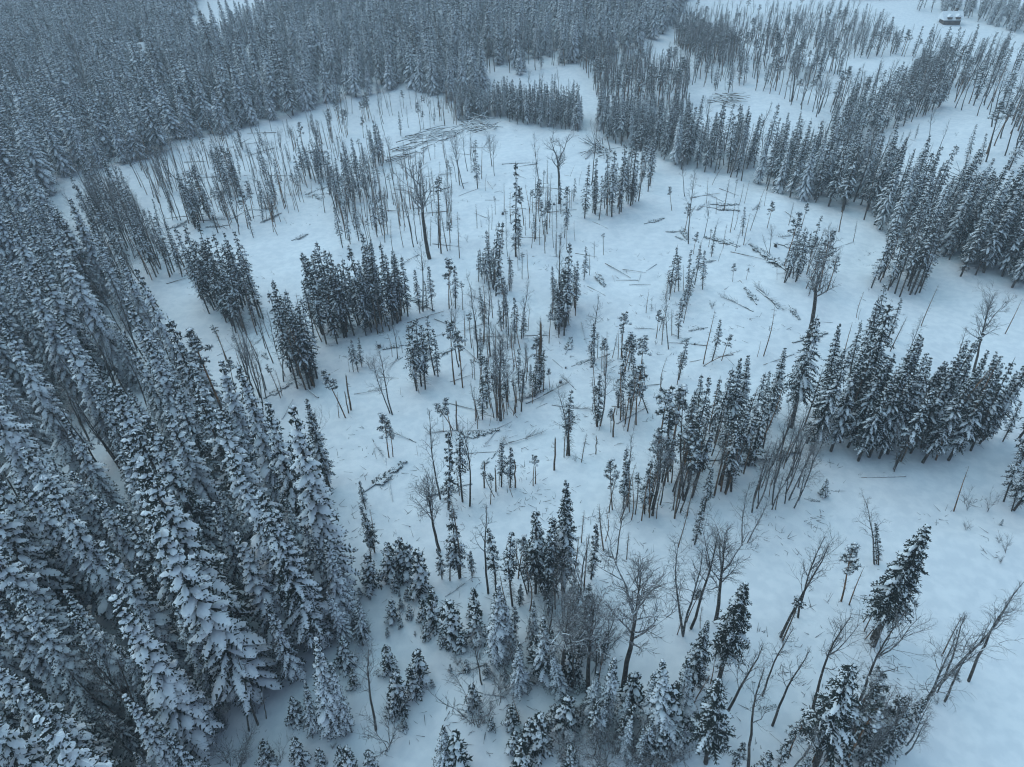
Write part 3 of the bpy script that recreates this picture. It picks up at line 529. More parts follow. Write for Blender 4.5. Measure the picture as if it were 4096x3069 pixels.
AREA += [
 (1, [(850, 1080), (1500, 880), (2200, 720), (2200, 1100), (1750, 1500), (1250, 1520), (950, 1300)], 70, 'tttaa', (5, 10), 'open'),
 (2, [(60, 1250), (350, 1050), (700, 950), (1000, 1050), (700, 1400), (400, 1620), (60, 1640)], 40, 'ttaa', (5, 10), 'open'),
 (2, [(850, 1450), (1200, 1200), (1500, 1300), (1450, 1640), (900, 1640)], 22, 'tta', (5, 9), 'open'),
 (5, [(750, 500), (1250, 400), (1300, 900), (900, 1080)], 18, 'ttta', (4, 9), 'open'),
 (4, [(1430, 780), (1680, 600), (1800, 900), (1650, 1080)], 10, 'taa', (6, 10), 'open')]
TREES = []      # dict(kind, pos, dir, h, scale_xy, zone, area)
def add_tree(kind, B, h, dirv=(0, 0, 1), area='list', girth=1.0):
    TREES.append(dict(kind=kind, pos=np.array(B, float), h=h, dir=np.array(dirv, float), area=area, girth=girth))
for c, txt in LIST.items():
    for e in txt.replace('\n', ';').split(';'):
        k, *n = e.split(); n = [float(q) for q in n]; kind = KC[k]
        b = cp(c, n[0], n[1]); t = cp(c, n[2], n[3]); B = ground(np.array([b[0]]), np.array([b[1]]))[0]
        if k in 'Ffc':
            E = ground(np.array([t[0]]), np.array([t[1]]))[0]; d = E-B; L = float(np.linalg.norm(d)); L = min(max(L, 1.5), 26)
            add_tree(kind, B, L, d/np.linalg.norm(d)); continue
        d = rays(np.array([t[0]]), np.array([t[1]]))[0]
        # point of the sight line nearest to the upright through the base
        den = d[0]**2+d[1]**2; s = ((B[0]-CAM[0])*d[0]+(B[1]-CAM[1])*d[1])/den
        T = CAM+d*s; v = T-B
        lat = math.hypot(v[0], v[1]); hh = max(v[2], .4)
        lim = .16*hh if (lat < .35*hh and k != 't') else lat
        if lat > 1e-6: v[:2] *= min(lat*.8, lim)/lat
        v[2] = hh; h = float(np.linalg.norm(v)); add_tree(kind, B, h, v/h)
def zscale(Q):
    u, v, _ = project(Q); e = (v-FH/2)*math.cos(ROLL)-(u-FW/2)*-math.sin(ROLL)
    el = np.maximum(math.radians(35.65)+np.arctan(e/2408.), math.radians(4.0)); d0 = 50/np.sin(el)
    return np.clip((2408./d0)/(F/np.linalg.norm(Q-CAM, axis=-1)), .4, 1.1)
def area_pts(poly, spacing):
    P = np.array(poly); n = 6000
    if spacing < 0:
        G = ground(P[:, 0], np.maximum(P[:, 1], -150.)); x0, x1 = G[:, 0].min(), G[:, 0].max(); y0, y1 = G[:, 1].min(), G[:, 1].max()
        s = -spacing*max(.58, float(zscale(G).mean()))*(.86 if spacing < -3.4 else 1); gx, gy = np.meshgrid(np.arange(x0, x1, s), np.arange(y0, y1, s))
        gx = gx.ravel()+NR.uniform(-.42, .42, gx.size)*s; gy = gy.ravel()+NR.uniform(-.42, .42, gy.size)*s
        Z = hgt(gx, gy); Q = np.stack([gx, gy, Z], -1); u, v, _ = project(Q); return Q[inpoly(u, v, poly)]
    out = []
    while len(out) < spacing:
        u = NR.uniform(P[:, 0].min(), P[:, 0].max(), 200); v = NR.uniform(P[:, 1].min(), P[:, 1].max(), 200)
        ok = inpoly(u, v, poly); out += list(zip(u[ok], v[ok]))
    out = np.array(out[:spacing]); return ground(out[:, 0], out[:, 1])
for c, poly, sp, kinds, hr, nm in AREA:
    pts = area_pts([cp(c, *p) for p in poly], sp)
    if nm == 'far' or nm == 'belt':            # uneven density
        keep = vnoise(pts[:, 0]/14, pts[:, 1]/14, 9) > (.34 if nm == 'far' else .12); pts = pts[keep]
    zs_ = zscale(pts)
    for p, zq in zip(pts, zs_):
        kd = KC[R.choice(kinds)]; h = R.uniform(*hr)*(float(zq) if nm not in ('brush', 'logs', 'stumps') else 1)
        if kd == 'dead_pole': h *= .85
        if kd == 'shrub': h = R.uniform(1.6, 3.2)
        if kd == 'young_spruce': h = min(h, R.uniform(1.2, 5))
        if kd.startswith('fallen'):
            a = R.random()*6.283; h = R.uniform(*hr); e = p[:2]+h*np.array([math.cos(a), math.sin(a)]); d = np.array([e[0]-p[0], e[1]-p[1], float(hgt(e[0], e[1]))-p[2]+.05])
            add_tree(kd, p, h, d/np.linalg.norm(d), nm); continue
        l = R.gauss(0, .035), R.gauss(0, .035); d = np.array([l[0], l[1], 1]); d /= np.linalg.norm(d)
        add_tree(kd, p, h, d, nm, 1.4 if nm == 'far' else 1.1 if nm in ('belt', 'row') else 1.0)
# the closed forest at the left and back
FOREST = [(-1100, -75), (-1100, 2300), (300, 2300), (420, 1700), (560, 1540), (660, 1450), (770, 1390), (730, 1260), (690, 1180), (590, 1060), (490, 915), (430, 840), (356, 771), (290, 690), (215, 620), (171, 557), (130, 506), (92, 440), (145, 380), (240, 365), (330, 338), (450, 300), (600, 258), (760, 212), (880, 192), (960, 212), (1005, 225), (1060, 172), (1130, 160), (1250, 134), (1360, 114), (1450, 64), (1480, 5), (1520, -75)]
FOREST = [(x*V, y*V) for x, y in FOREST]
HOLES = [[(x*V, y*V) for x, y in q] for q in ([(400, 78), (440, -20), (600, -50), (570, 62), (480, 88)], [(770, 66), (810, 52), (812, 64), (790, 74)], [(292, 150), (318, 120), (332, 150), (312, 172)], [(1020, 118), (1050, 98), (1060, 112)])]
def band(r0, r1, s):
    X = r1*1.3; gx, gy = np.meshgrid(np.arange(-X, X, s), np.arange(-30, r1, s))
    gx = gx.ravel(); gy = gy.ravel(); gx = gx+NR.uniform(-.45, .45, gx.size)*s; gy = gy+NR.uniform(-.45, .45, gy.size)*s
    r = np.hypot(gx, gy); ok = (r >= r0) & (r < r1); gx = gx[ok]; gy = gy[ok]
    Q = np.stack([gx, gy, hgt(gx, gy)], -1); v = Q-CAM; front = v@fwd > 4; Q = Q[front]
    u, w, _ = project(Q); ok = inpoly(u, w, FOREST)
    for hpoly in HOLES: ok &= ~inpoly(u, w, hpoly)
    ok &= (u > -900) & (u < FW+900) & (w < FH+900); return Q[ok]
FP = np.concatenate([band(0, 100, 3.1), band(100, 230, 3.45), band(230, 420, 4.2), band(420, 800, 5.6)])
for p in FP:
    r = math.hypot(p[0], p[1]); q = R.random(); big = vnoise(p[0]/9, p[1]/9, 12)
    patch = vnoise(p[0]/16, p[1]/16, 21)
    if patch > .80 and r < 300 and q < .75: add_tree('aspen_tree', p, R.uniform(9, 13), (0, 0, 1), 'forest'); continue
    h = (13+6*float(big))*R.choice((.42, .6, .78, .9, 1, 1.06, 1.16, 1.26))*(1-.20*float(sstep(90, 190, r)))
    l = np.array([R.gauss(0, .02), R.gauss(0, .02), 1.0]); l /= np.linalg.norm(l)
    add_tree('slim_spruce' if q < .06 and r < 300 else 'snowy_spruce', p, h, l, 'forest', R.uniform(.85, 1.15)*(1.05+.5*float(sstep(70, 150, r))))

# ------------------------------------------------------------------ ground sheet
def spaced(lo, hi, c, s0, g):
    out = [c]; s = s0
    while out[-1] < hi: out.append(out[-1]+s); s = s*g if out[-1]-c > 90 else s
    s = s0
    while out[0] > lo: out.insert(0, out[0]-s); s = s*g if c-out[0] > 90 else s
    return np.array(out)
xs = spaced(-2500, 2500, 0, .9, 1.045); ys = spaced(-220, 3200, 75, .9, 1.045)
gx, gy = np.meshgrid(xs, ys); gz = hgt(gx, gy); nx, ny = len(xs), len(ys)
me = bpy.data.meshes.new('ground'); idx = np.arange(nx*ny).reshape(ny, nx)
fc = np.stack([idx[:-1, :-1], idx[:-1, 1:], idx[1:, 1:], idx[1:, :-1]], -1).reshape(-1, 4)
me.vertices.add(nx*ny); me.vertices.foreach_set('co', np.stack([gx, gy, gz], -1).ravel())
me.loops.add(fc.size); me.loops.foreach_set('vertex_index', fc.ravel())
me.polygons.add(len(fc)); me.polygons.foreach_set('loop_start', np.arange(0, fc.size, 4)); me.polygons.foreach_set('use_smooth', np.ones(len(fc), bool))
me.update(calc_edges=True); me.materials.append(M_snow)
go = bpy.data.objects.new('ground', me); SC.collection.objects.link(go); go['kind'] = 'structure'; go['label'] = 'rolling snow-covered ground of the felled clearing and forest'

def link(name, data, parent=None):
    o = bpy.data.objects.new(name, data); SC.collection.objects.link(o)
    if parent is not None: o.parent = parent
    return o

# ------------------------------------------------------------------ which trees stand alone, which merge into the far wood
H = np.array([t['h'] for t in TREES]); PB = np.array([t['pos'] for t in TREES]); DV = np.array([t['dir'] for t in TREES])
mid = PB+DV*H[:, None]*.5; U, Y_, D_ = project(mid); SIZE = H/D_
for t, u, y, s in zip(TREES, U, Y_, SIZE):
    t['u'] = u; t['v'] = y; t['size'] = s; t['inview'] = -20 < u < FW+20 and -20 < y < FH+20
NAMES = {'snowy_spruce': 'snowy_spruce', 'young_spruce': 'young_spruce', 'tall_spruce': 'tall_spruce', 'slim_spruce': 'slim_spruce', 'pine_tree': 'pine_tree',
         'birch_tree': 'birch_tree', 'aspen_tree': 'leafless_tree', 'old_aspen': 'old_broken_tree', 'bushy_tree': 'wide_leafless_tree', 'dead_pole': 'dead_thin_tree',
         'snag': 'snag', 'fallen_trunk': 'fallen_log', 'fallen_spruce': 'fallen_spruce', 'fallen_birch': 'fallen_birch', 'shrub': 'leafless_shrub', 'tree_stump': 'tree_stump', 'giant_spruce': 'giant_spruce'}
CATS = {'snowy_spruce': 'spruce', 'young_spruce': 'spruce', 'tall_spruce': 'spruce', 'slim_spruce': 'spruce', 'pine_tree': 'pine', 'birch_tree': 'birch', 'aspen_tree': 'bare tree',
        'old_aspen': 'bare tree', 'bushy_tree': 'bare tree', 'dead_pole': 'dead tree', 'snag': 'snag', 'fallen_trunk': 'fallen tree', 'fallen_spruce': 'fallen tree', 'fallen_birch': 'fallen tree', 'shrub': 'shrub', 'tree_stump': 'stump', 'giant_spruce': 'spruce'}
PHR = {'snowy_spruce': 'snow-laden spruce', 'young_spruce': 'short bushy snowy spruce', 'tall_spruce': 'tall dark spruce', 'slim_spruce': 'slim spruce', 'pine_tree': 'clump-topped pine',
       'birch_tree': 'leafless birch', 'aspen_tree': 'leafless dark-stemmed tree', 'old_aspen': 'thick broken-topped bare tree', 'bushy_tree': 'wide-crowned bare tree', 'dead_pole': 'thin dead tree',
       'snag': 'snapped bare trunk', 'fallen_trunk': 'snow-topped fallen trunk', 'fallen_spruce': 'fallen spruce', 'fallen_birch': 'fallen bare birch', 'shrub': 'leafless shrub', 'tree_stump': 'snow-capped stump', 'giant_spruce': 'giant broad dark spruce'}
ZONES = [  # overview pixel, phrase
 (300, 560, 'in the strip beside the left forest'), (420, 400, "in the clearing's far left corner"), (640, 300, 'below the back forest edge'), (800, 230, "at the clearing's back tip"),
 (730, 400, 'in the tall copse, upper left'), (620, 430, 'above the tall copse'), (500, 640, 'in the grove nearest the left forest'), (690, 660, 'in the dark grove left of centre'),
 (640, 780, 'in the narrow clump below the dark grove'), (540, 850, 'beside the lone bare pair, left edge'), (925, 500, 'around the thick broken aspen, upper middle'),
 (960, 320, 'by the long log pile'), (1205, 420, 'around the thick forked aspen'), (1350, 420, 'in the wedge-shaped grove below the road gap'), (1060, 580, 'in the little grove above centre'),
 (1220, 630, 'in the small dark clump right of centre'), (905, 770, 'by the tight tall clump at middle left'), (800, 770, 'around the leaning bare pair, middle left'), (1090, 850, 'around the bushy central tree'),
 (1100, 720, 'by the arched fallen birch'), (1330, 720, 'around the tufted leaning pine'), (1220, 920, 'by the crooked birch'), (1380, 860, 'beside the bent-over spruce'),
 (1450, 620, 'in the pine clump, right slope'), (1600, 520, 'on the open slope below the dark belt'), (1500, 470, 'by the lone birch on the slope'), (1770, 640, 'around the huge broken tree at right'),
 (1930, 560, 'under the right end of the belt'), (1600, 720, 'above the right stand'), (1480, 950, 'in the left wing of the right stand'), (1780, 880, 'in the dense right stand'), (2000, 880, 'at the right end of the stand'),
 (2050, 720, 'on open snow beyond the right stand'), (1650, 1080, 'in the birch fringe before the stand'), (1090, 1060, 'among the snapped trunks'), (1230, 1040, 'by the solitary snapped pole'),
 (840, 1000, 'above the big fallen spruce'), (975, 1050, 'in the clump above the spreading bare tree'), (1400, 1150, 'at the foot of the right wing'), (960, 1180, 'beside the spreading bare tree'),
 (700, 1000, 'along the left forest edge'), (560, 1000, 'in the left forest fringe'), (860, 1250, 'among young spruces by the left forest'), (1180, 1150, 'in the tall group at bottom middle'), (880, 1420, 'in the open gap at bottom left'),
 (1080, 1330, 'in the snowy thicket, bottom middle'), (1220, 1380, 'in the tangled thicket, bottom middle'), (1370, 1300, 'by the big lone birch, bottom'), (1100, 1570, 'along the bottom edge, middle'),
 (1330, 1520, 'in the bottom row of snowy spruces'), (1540, 1230, 'around the broad oak-like tree'), (1530, 1420, 'beside the dark spruce pair, lower right'), (1680, 1230, 'by the two slanting bare trees'),
 (1900, 1230, 'beside the giant twin spruce'), (1720, 1450, 'in the bare group, lower right'), (1850, 1560, 'in the thicket at the bottom right'), (2020, 1400, 'in the slanting bare row, far right'), (1850, 1080, 'on the snow field below the stand'),
 (2170, 1050, 'at the right edge of the photo'), (1150, 240, 'in the dark block before the back forest'), (1330, 270, 'at the left end of the dark belt'), (1600, 340, 'in the dark belt, middle'), (1850, 430, 'in the dark belt, right half'), (2080, 550, 'at the right end of the belt'),
 (1400, 150, 'in the far bare scrub'), (1700, 150, 'in the far thicket, upper right'), (2000, 250, 'on the far right hillside'), (2080, 380, 'around the brush heap, upper right'), (250, 1300, 'in the left forest'), (560, 1560, 'in the bare copse, bottom left')]
ZX = np.array([(z[0]*V, z[1]*V) for z in ZONES])
BU, BV, _ = project(PB)
solo = []; rest = {}
for kind in PROTO:
    ids = [i for i, t in enumerate(TREES) if t['kind'] == kind]
    vis = sorted([i for i in ids if TREES[i]['inview']], key=lambda i: (-1 if TREES[i]['area'] == 'list' else 0, -SIZE[i]))[:300]
    vs = set(vis); solo += vis
    rest[kind] = [i for i in ids if i not in vs]
def frame_of(t):
    d = Vector(t['dir'])
    if t['kind'].startswith('fallen'): q = d.to_track_quat('Y', 'Z'); return q
    q = Vector((0, 0, 1)).rotation_difference(d); return q @ Quaternion((0, 0, 1), t['spin'])
for i, t in enumerate(TREES):
    t['spin'] = R.random()*6.283; t['var'] = R.randrange(len(PROTO[t['kind']])); h0 = PROTO[t['kind']][t['var']][0]; s = t['h']/h0
    g = t['girth']*(1.0 if t['kind'].startswith('fallen') else 1)
    # short trees stay a little stouter than a plain scaling
    w = s**.85*g if t['kind'] not in ('shrub', 'young_spruce', 'tree_stump') else s*g
    t['scl'] = (w, s, w) if t['kind'].startswith('fallen') else (w, w, s)
ORD = 'first second third fourth fifth sixth seventh eighth ninth tenth eleventh twelfth thirteenth fourteenth fifteenth sixteenth seventeenth eighteenth nineteenth twentieth'.split()
def ordinal(n):
    if n < 20: return ORD[n]
    return ('twenty-' if n < 29 else 'thirty-')+ORD[(n+1) % 10-1] if (n+1) % 10 else 'thirtieth'
def forest_zone(u, v):
    # distance to the edge of the clearing, along the overview's rows
    edge = float(np.interp(v, [430, 500, 590, 700, 790, 915, 1060, 1180, 1260, 1390, 1450, 1540, 1700], [120, 190, 260, 340, 400, 490, 590, 690, 730, 770, 660, 560, 420]))
    if v < 600: return 'in the left forest, upper reach'
    if edge-u < 70: return 'on the left forest edge, ' + ('upper part' if v < 900 else 'middle part' if v < 1200 else 'lower part')
    row = 'upper' if v < 900 else 'middle' if v < 1150 else 'lower' if v < 1400 else 'bottom'
    return f'inside the left forest, {row} rows, ' + ('near the photo edge' if u < 170 else 'mid-depth' if u < 380 else 'near the clearing')
bykey = {}
for i in solo:
    t = TREES[i]
    z = forest_zone(BU[i]/V, BV[i]/V) if t['area'] == 'forest' else ZONES[int(np.argmin((ZX[:, 0]-BU[i])**2+(ZX[:, 1]-BV[i])**2))][2]
    bykey.setdefault((t['kind'], z), []).append(i)
for (kind, z), ids in bykey.items():
    ids.sort(key=lambda i: BU[i]); n = len(ids)
    for r, i in enumerate(ids):
        t = TREES[i]
        if n == 1: t['label'] = f'{PHR[kind]} {z}'
        elif n > 29: t['label'] = f'{PHR[kind]} {z}'; t['group'] = f'{PHR[kind]} {z}'
        elif r == 0: t['label'] = f'{PHR[kind]} {z}, leftmost'
        elif r == n-1: t['label'] = f'{PHR[kind]} {z}, rightmost'
        else: t['label'] = f'{PHR[kind]} {z}, {ordinal(r)} from left'
        t.setdefault('group', f'{CATS[kind]} {z}' if n > 1 else '')
PARTN = {'snag': 'stub', 'dead_pole': 'twigs', 'fallen_trunk': 'boughs', 'fallen_spruce': 'boughs', 'fallen_birch': 'boughs', 'shrub': 'twigs', 'tree_stump': 'twigs'}
for i in solo:
    t = TREES[i]; h0, mt, mn, ms = PROTO[t['kind']][t['var']]
    root = link(NAMES[t['kind']], None); root.empty_display_size = .3
    root.matrix_world = Matrix.LocRotScale(Vector(t['pos']), frame_of(t), Vector(t['scl']))
    root['label'] = t['label']; root['category'] = CATS[t['kind']]
    if t['group']: root['group'] = t['group']
    tr = link('stems' if t['kind'] == 'shrub' else 'trunk', mt, root)
    cr = link(PARTN.get(t['kind'], 'crown'), mn, root) if mn else tr
    if mn and t['kind'] in ('dead_pole', 'shrub', 'snag', 'fallen_birch', 'fallen_spruce', 'tree_stump'): cr['kind'] = 'stuff'
    if ms: link('snow', ms, cr)['kind'] = 'stuff'

# ------------------------------------------------------------------ the rest: one mass per kind, instanced on points
def scatter(name, label, ids):
    kinds = sorted({(TREES[i]['kind'], TREES[i]['var']) for i in ids}); col = bpy.data.collections.new(name+'_models')
    for n, (k, v) in enumerate(kinds):
        h0, mt, mn, ms = PROTO[k][v]; vs = []; fs = []; mi = []; mats = []
        for m in (mt, mn, ms):
            if not m: continue
            o = len(vs); vs += [tuple(q.co) for q in m.vertices]; fs += [tuple(o+j for j in p.vertices) for p in m.polygons]
            mi += [len(mats)]*len(m.polygons); mats.append(m.materials[0])
        jm = bpy.data.meshes.new(f'{k}_whole'); jm.from_pydata(vs, [], fs)
        for q in mats: jm.materials.append(q)
        jm.polygons.foreach_set('material_index', mi); jm.update()
        col.objects.link(bpy.data.objects.new(f'a{n:03d}', jm))
    kidx = {kv: n for n, kv in enumerate(kinds)}
    m = bpy.data.meshes.new(name); m.from_pydata([tuple(TREES[i]['pos']) for i in ids], [], [])
    a = m.attributes.new('irot', 'FLOAT_VECTOR', 'POINT'); a.data.foreach_set('vector', np.array([tuple(frame_of(TREES[i]).to_euler()) for i in ids]).ravel())
    a = m.attributes.new('iscl', 'FLOAT_VECTOR', 'POINT'); a.data.foreach_set('vector', np.array([TREES[i]['scl'] for i in ids]).ravel())
    a = m.attributes.new('iidx', 'INT', 'POINT'); a.data.foreach_set('value', np.array([kidx[(TREES[i]['kind'], TREES[i]['var'])] for i in ids], dtype=np.int32))
    ob = link(name, m); ob['kind'] = 'stuff'; ob['label'] = label
    ng = bpy.data.node_groups.new(name, 'GeometryNodeTree')
    ng.interface.new_socket('Geometry', in_out='INPUT', socket_type='NodeSocketGeometry'); ng.interface.new_socket('Geometry', in_out='OUTPUT', socket_type='NodeSocketGeometry')
    N = ng.nodes; gi = N.new('NodeGroupInput'); go_ = N.new('NodeGroupOutput'); ip = N.new('GeometryNodeInstanceOnPoints'); ci = N.new('GeometryNodeCollectionInfo')
    ci.inputs['Collection'].default_value = col; ci.inputs['Separate Children'].default_value = True; ci.inputs['Reset Children'].default_value = True
    def attr(nm, ty):
        q = N.new('GeometryNodeInputNamedAttribute'); q.data_type = ty; q.inputs['Name'].default_value = nm
        return [s for s in q.outputs if s.enabled and s.name == 'Attribute'][0]
    e = N.new('FunctionNodeEulerToRotation'); L = ng.links
    L.new(attr('irot', 'FLOAT_VECTOR'), e.inputs[0]); L.new(e.outputs[0], ip.inputs['Rotation']); L.new(attr('iscl', 'FLOAT_VECTOR'), ip.inputs['Scale'])
    L.new(attr('iidx', 'INT'), ip.inputs['Instance Index']); ip.inputs['Pick Instance'].default_value = True
    L.new(gi.outputs[0], ip.inputs['Points']); L.new(ci.outputs[0], ip.inputs['Instance']); L.new(ip.outputs[0], go_.inputs[0])
    md = ob.modifiers.new('scatter', 'NODES'); md.node_group = ng
for kinds, nm, lb in ((('snowy_spruce', 'tall_spruce', 'young_spruce', 'giant_spruce'), 'spruce_forest', 'dense snow-covered spruce forest running to the horizon'),
                      (('slim_spruce', 'pine_tree'), 'thin_conifer_wood', 'mass of slim conifers in the belts and the far wood'),
                      (('birch_tree', 'aspen_tree', 'dead_pole', 'old_aspen', 'bushy_tree', 'snag', 'shrub', 'tree_stump', 'fallen_trunk', 'fallen_spruce', 'fallen_birch'), 'leafless_wood', 'far leafless scrub wood on the snowy hillside')):
    ids = [i for k in kinds for i in rest[k]]
    if ids: scatter(nm, lb, ids)
print('trees', len(TREES), 'solo', len(solo), {k: len(v) for k, v in rest.items()}, 'objects', len(SC.objects))

# ------------------------------------------------------------------ log piles
LOGS = []
for i in range(5):
    T, B, S = fallen(6, 500+i, .13, 0); LOGS.append((T.mesh('log', M_dead if i % 2 else M_bark, True), S.mesh('log_snow', M_bsnow, True)))
def pile(name, label, c, poly, n, dirpx, lens, hmax, steep=.12, fan=None):
    P = np.array([cp(c, *p) for p in poly]); cen = ground(np.array([P[:, 0].mean()]), np.array([P[:, 1].mean()]))[0]
    root = link(name, None); root.location = Vector(cen); root['label'] = label; root['category'] = 'log pile' if 'log' in name else 'brush heap'
    k = 0
    while k < n:
        u = R.uniform(P[:, 0].min(), P[:, 0].max()); v = R.uniform(P[:, 1].min(), P[:, 1].max())
        if not inpoly(np.array(u), np.array(v), [tuple(q) for q in P]): continue
        B = ground(np.array([u]), np.array([v]))[0]; dx, dy, jit = dirpx
        E = ground(np.array([u+dx]), np.array([v+dy]))[0]; ang = math.atan2(E[1]-B[1], E[0]-B[0])+R.gauss(0, jit)
        if fan: ang = math.atan2(B[1]-cen[1], B[0]-cen[0])+R.gauss(0, .35)+(math.pi if R.random() < .4 else 0)
        L = R.uniform(*lens); z = hmax*R.random()*(1 if not fan else max(0., 1-np.linalg.norm(B[:2]-cen[:2])/6)); el = R.gauss(0, steep)+(abs(R.gauss(.3, .25)) if fan else 0)
        d = Vector((math.cos(ang)*math.cos(el), math.sin(ang)*math.cos(el), math.sin(el))); B2 = Vector(B)-d*L*.5+Vector((0, 0, z))
        if B2.z < B[2]-.3: B2.z = B[2]-.1
        mt, ms = LOGS[R.randrange(5)]; o = link('log', mt, root); q = L/6; g = R.uniform(.55, 1.15)
        o.matrix_local = Matrix.LocRotScale(B2-Vector(cen), d.to_track_quat('Y', 'Z'), Vector((g, q, g))); link('snow', ms, o)['kind'] = 'stuff'; k += 1
pile('log_pile', 'long heap of snowy felled logs and tops in upper clearing', 2, [(330, 1030), (410, 900), (500, 835), (680, 800), (830, 800), (760, 860), (620, 910), (500, 990)], 70, (120, -35, .38), (3, 8), .3, .05)
pile('log_pile', 'tall jumbled peak of snowy logs before the dark block of spruces', 2, [(810, 800), (850, 745), (930, 760), (1030, 830), (960, 855), (860, 860)], 50, (120, 20, .8), (2.5, 7), 1.5, .25)
pile('log_pile', 'fan-shaped heap of snowy logs beside the road gap', 2, [(1550, 985), (1580, 900), (1650, 900), (1730, 960), (1700, 1010), (1610, 1000)], 44, (60, 60, .5), (4, 8), 1.8, .3, True)
pile('log_pile', 'low snowy log heap behind the dark belt', 3, [(280, 600), (400, 600), (410, 640), (330, 680), (290, 660)], 26, (120, 15, .4), (4, 9), .8)
pile('brush_heap', 'big fanned brush heap on the snow at upper right', 3, [(1740, 1160), (1800, 1110), (1920, 1110), (2000, 1180), (1960, 1250), (1850, 1200)], 60, (100, 40, .6), (4, 9), 1.8, .2, True)

# ------------------------------------------------------------------ houses far off
def prism(mb, x0, x1, y0, y1, z0, z1):           # gable roof, ridge along x
    ym = (y0+y1)/2; v = [(x0, y0, z0), (x1, y0, z0), (x1, y1, z0), (x0, y1, z0), (x0, ym, z1), (x1, ym, z1)]
    i = len(mb.v); mb.v += v; mb.f += [(i, i+1, i+5, i+4), (i+2, i+3, i+4, i+5), (i+1, i+2, i+5), (i+3, i, i+4), (i+3, i+2, i+1, i)]
def box(mb, x0, x1, y0, y1, z0, z1):
    i = len(mb.v); mb.v += [(x, y, z) for z in (z0, z1) for x, y in ((x0, y0), (x1, y0), (x1, y1), (x0, y1))]
    mb.f += [tuple(i+j for j in f) for f in ((3, 2, 1, 0), (4, 5, 6, 7), (0, 1, 5, 4), (1, 2, 6, 5), (2, 3, 7, 6), (3, 0, 4, 7))]
def house(name, label, px, w, d, hw, hr, rz, dormers):
    B = ground(np.array([px[0]]), np.array([px[1]]))[0]; root = link(name, None); root.location = Vector(B); root.rotation_euler.z = rz
    root['label'] = label; root['category'] = 'house'
    m = MB(); box(m, -w/2, w/2, -d/2, d/2, -1, hw); link('wall', m.mesh('wall', M_wall), root)
    m = MB(); prism(m, -w/2-.7, w/2+.7, -d/2-.9, d/2+.9, hw-.15, hw+hr); rf = link('roof', m.mesh('roof', M_bsnow), root)
    m = MB(); box(m, w*.18, w*.18+.8, .3, 1.1, hw+hr*.5, hw+hr+.9); link('chimney', m.mesh('chimney', M_wall), rf)
    for k in range(dormers):
        x = (k-(dormers-1)/2)*w*.5; m = MB(); prism(m, -1.2, 1.2, -1.0, 1.0, 0, .9); me2 = m.mesh('dormer_roof', M_bsnow)
        dr = link('dormer', me2, root); dr.location = (x, -d/2+.2, hw+.9); dr.rotation_euler.z = math.pi/2
        m = MB(); box(m, x-.75, x+.75, -d/2-.7, -d/2+1.0, hw+.1, hw+1.0); link('dormer_wall', m.mesh('dormer_wall', M_wall), root)
    for k in range(4):
        x = -w/2+w*(k+.5)/4; m = MB(); box(m, x-.55, x+.55, -d/2-.03, -d/2+.1, 1.0, 2.2); wd = link('window', m.mesh('window', M_glass), root)
house('house', 'snow-roofed dark wooden house with two dormers in the far field', cp(3, 1735, 150), 5.6, 4.6, 1.7, 2.4, -.15, 2)
house('cabin', 'small snow-roofed cabin almost hidden in the far spruce forest', cp(1, 905, 400), 5.5, 5, 3.6, 2.6, .2, 0)

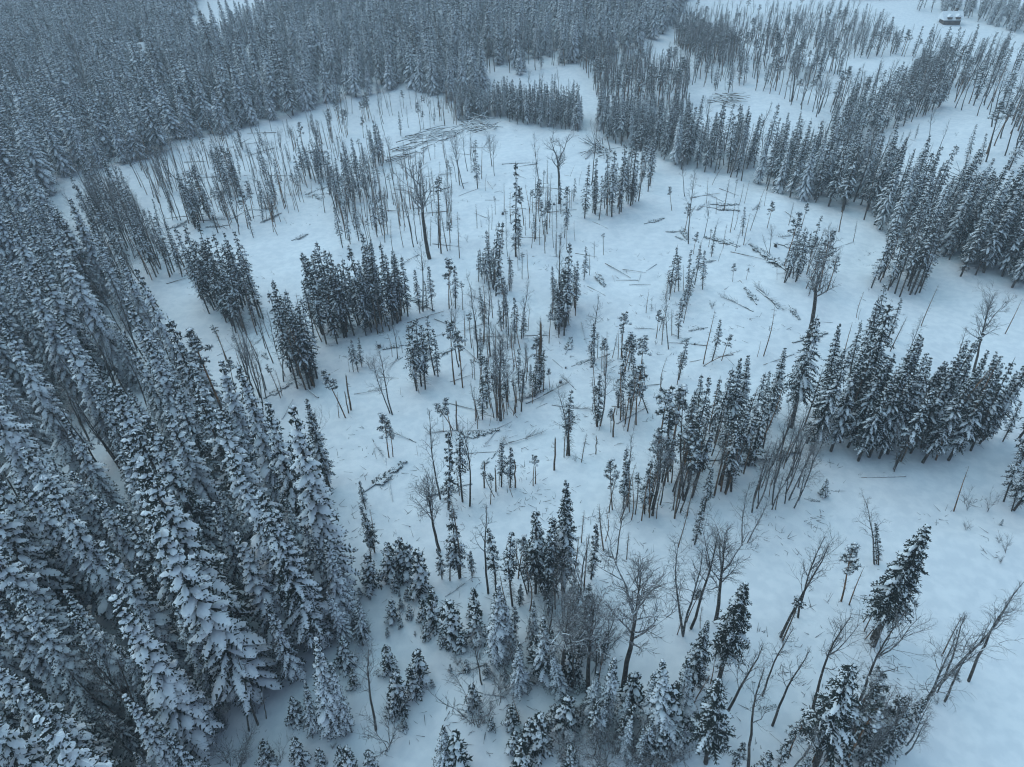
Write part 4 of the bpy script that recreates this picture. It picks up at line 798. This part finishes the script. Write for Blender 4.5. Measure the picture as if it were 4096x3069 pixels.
# ------------------------------------------------------------------ slash: small sticks poking out of the snow
m = MB(); rr = random.Random(5)
CLEAR = [(x*V, y*V) for x, y in [(260, 390), (880, 210), (1050, 275), (1260, 300), (1500, 390), (1880, 540), (2100, 640), (2150, 1200), (1950, 1640), (1200, 1640), (850, 1600), (780, 1250), (600, 950), (420, 650)]]
u = NR.uniform(400, 4090, 3000); v = NR.uniform(380, 3060, 3000); ok = inpoly(u, v, CLEAR); G = ground(u[ok], v[ok])
keep = vnoise(G[:, 0]/7, G[:, 1]/7, 31) > .5; G = G[keep][:1100]
near_trunks = [TREES[i]['pos'] for i in solo if TREES[i]['area'] in ('list', 'open', 'grove', 'wing', 'fringe', 'tall', 'wedge') and not TREES[i]['kind'].startswith('fallen')]
for p in near_trunks:
    for _ in range(rr.randint(0, 3)):
        a = rr.random()*6.28; q = rr.uniform(.1, 1.3); b = np.array([p[0]+q*math.cos(a), p[1]+q*math.sin(a), 0]); b[2] = float(hgt(b[0], b[1]))-.05
        a = rr.random()*6.28; l = rr.uniform(.1, .6); m.tube([b, b+A(math.cos(a)*l*.7, math.sin(a)*l*.7, rr.uniform(.1, .7)*l)], [rr.uniform(.012, .03), .006], 3, False)
for g in G:
    for _ in range(rr.randint(1, 5)):
        a = rr.random()*6.28; l = rr.uniform(.15, 1.1); b = g+A(rr.uniform(-.5, .5), rr.uniform(-.5, .5), -.05); e = b+A(math.cos(a)*l, math.sin(a)*l, rr.uniform(.03, .35))
        m.tube([b, e], [rr.uniform(.015, .045), .010], 3, False)
o = link('slash_twigs', m.mesh('slash_twigs', M_twig)); o['kind'] = 'stuff'; o['label'] = 'dark twigs and slash poking through the clearing snow'

# ------------------------------------------------------------------ haze
zlo, zhi = float(gz.min())-1.0, max(CAM_H, float(gz.max())+1)+1.5
m = MB(); box(m, -2480, 2480, -210, 3180, zlo, zhi)
hm = bpy.data.materials.new('haze_air'); hm.use_nodes = True; n = hm.node_tree.nodes; n.remove(n['Principled BSDF'])
pv = n.new('ShaderNodeVolumePrincipled'); pv.inputs['Color'].default_value = (.86, .91, .95, 1); pv.inputs['Density'].default_value = .0006; pv.inputs['Anisotropy'].default_value = .2
hm.node_tree.links.new(pv.outputs[0], n['Material Output'].inputs['Volume'])
o = link('haze', m.mesh('haze', hm)); o['kind'] = 'stuff'; o['label'] = 'thin cold winter haze over the forest'
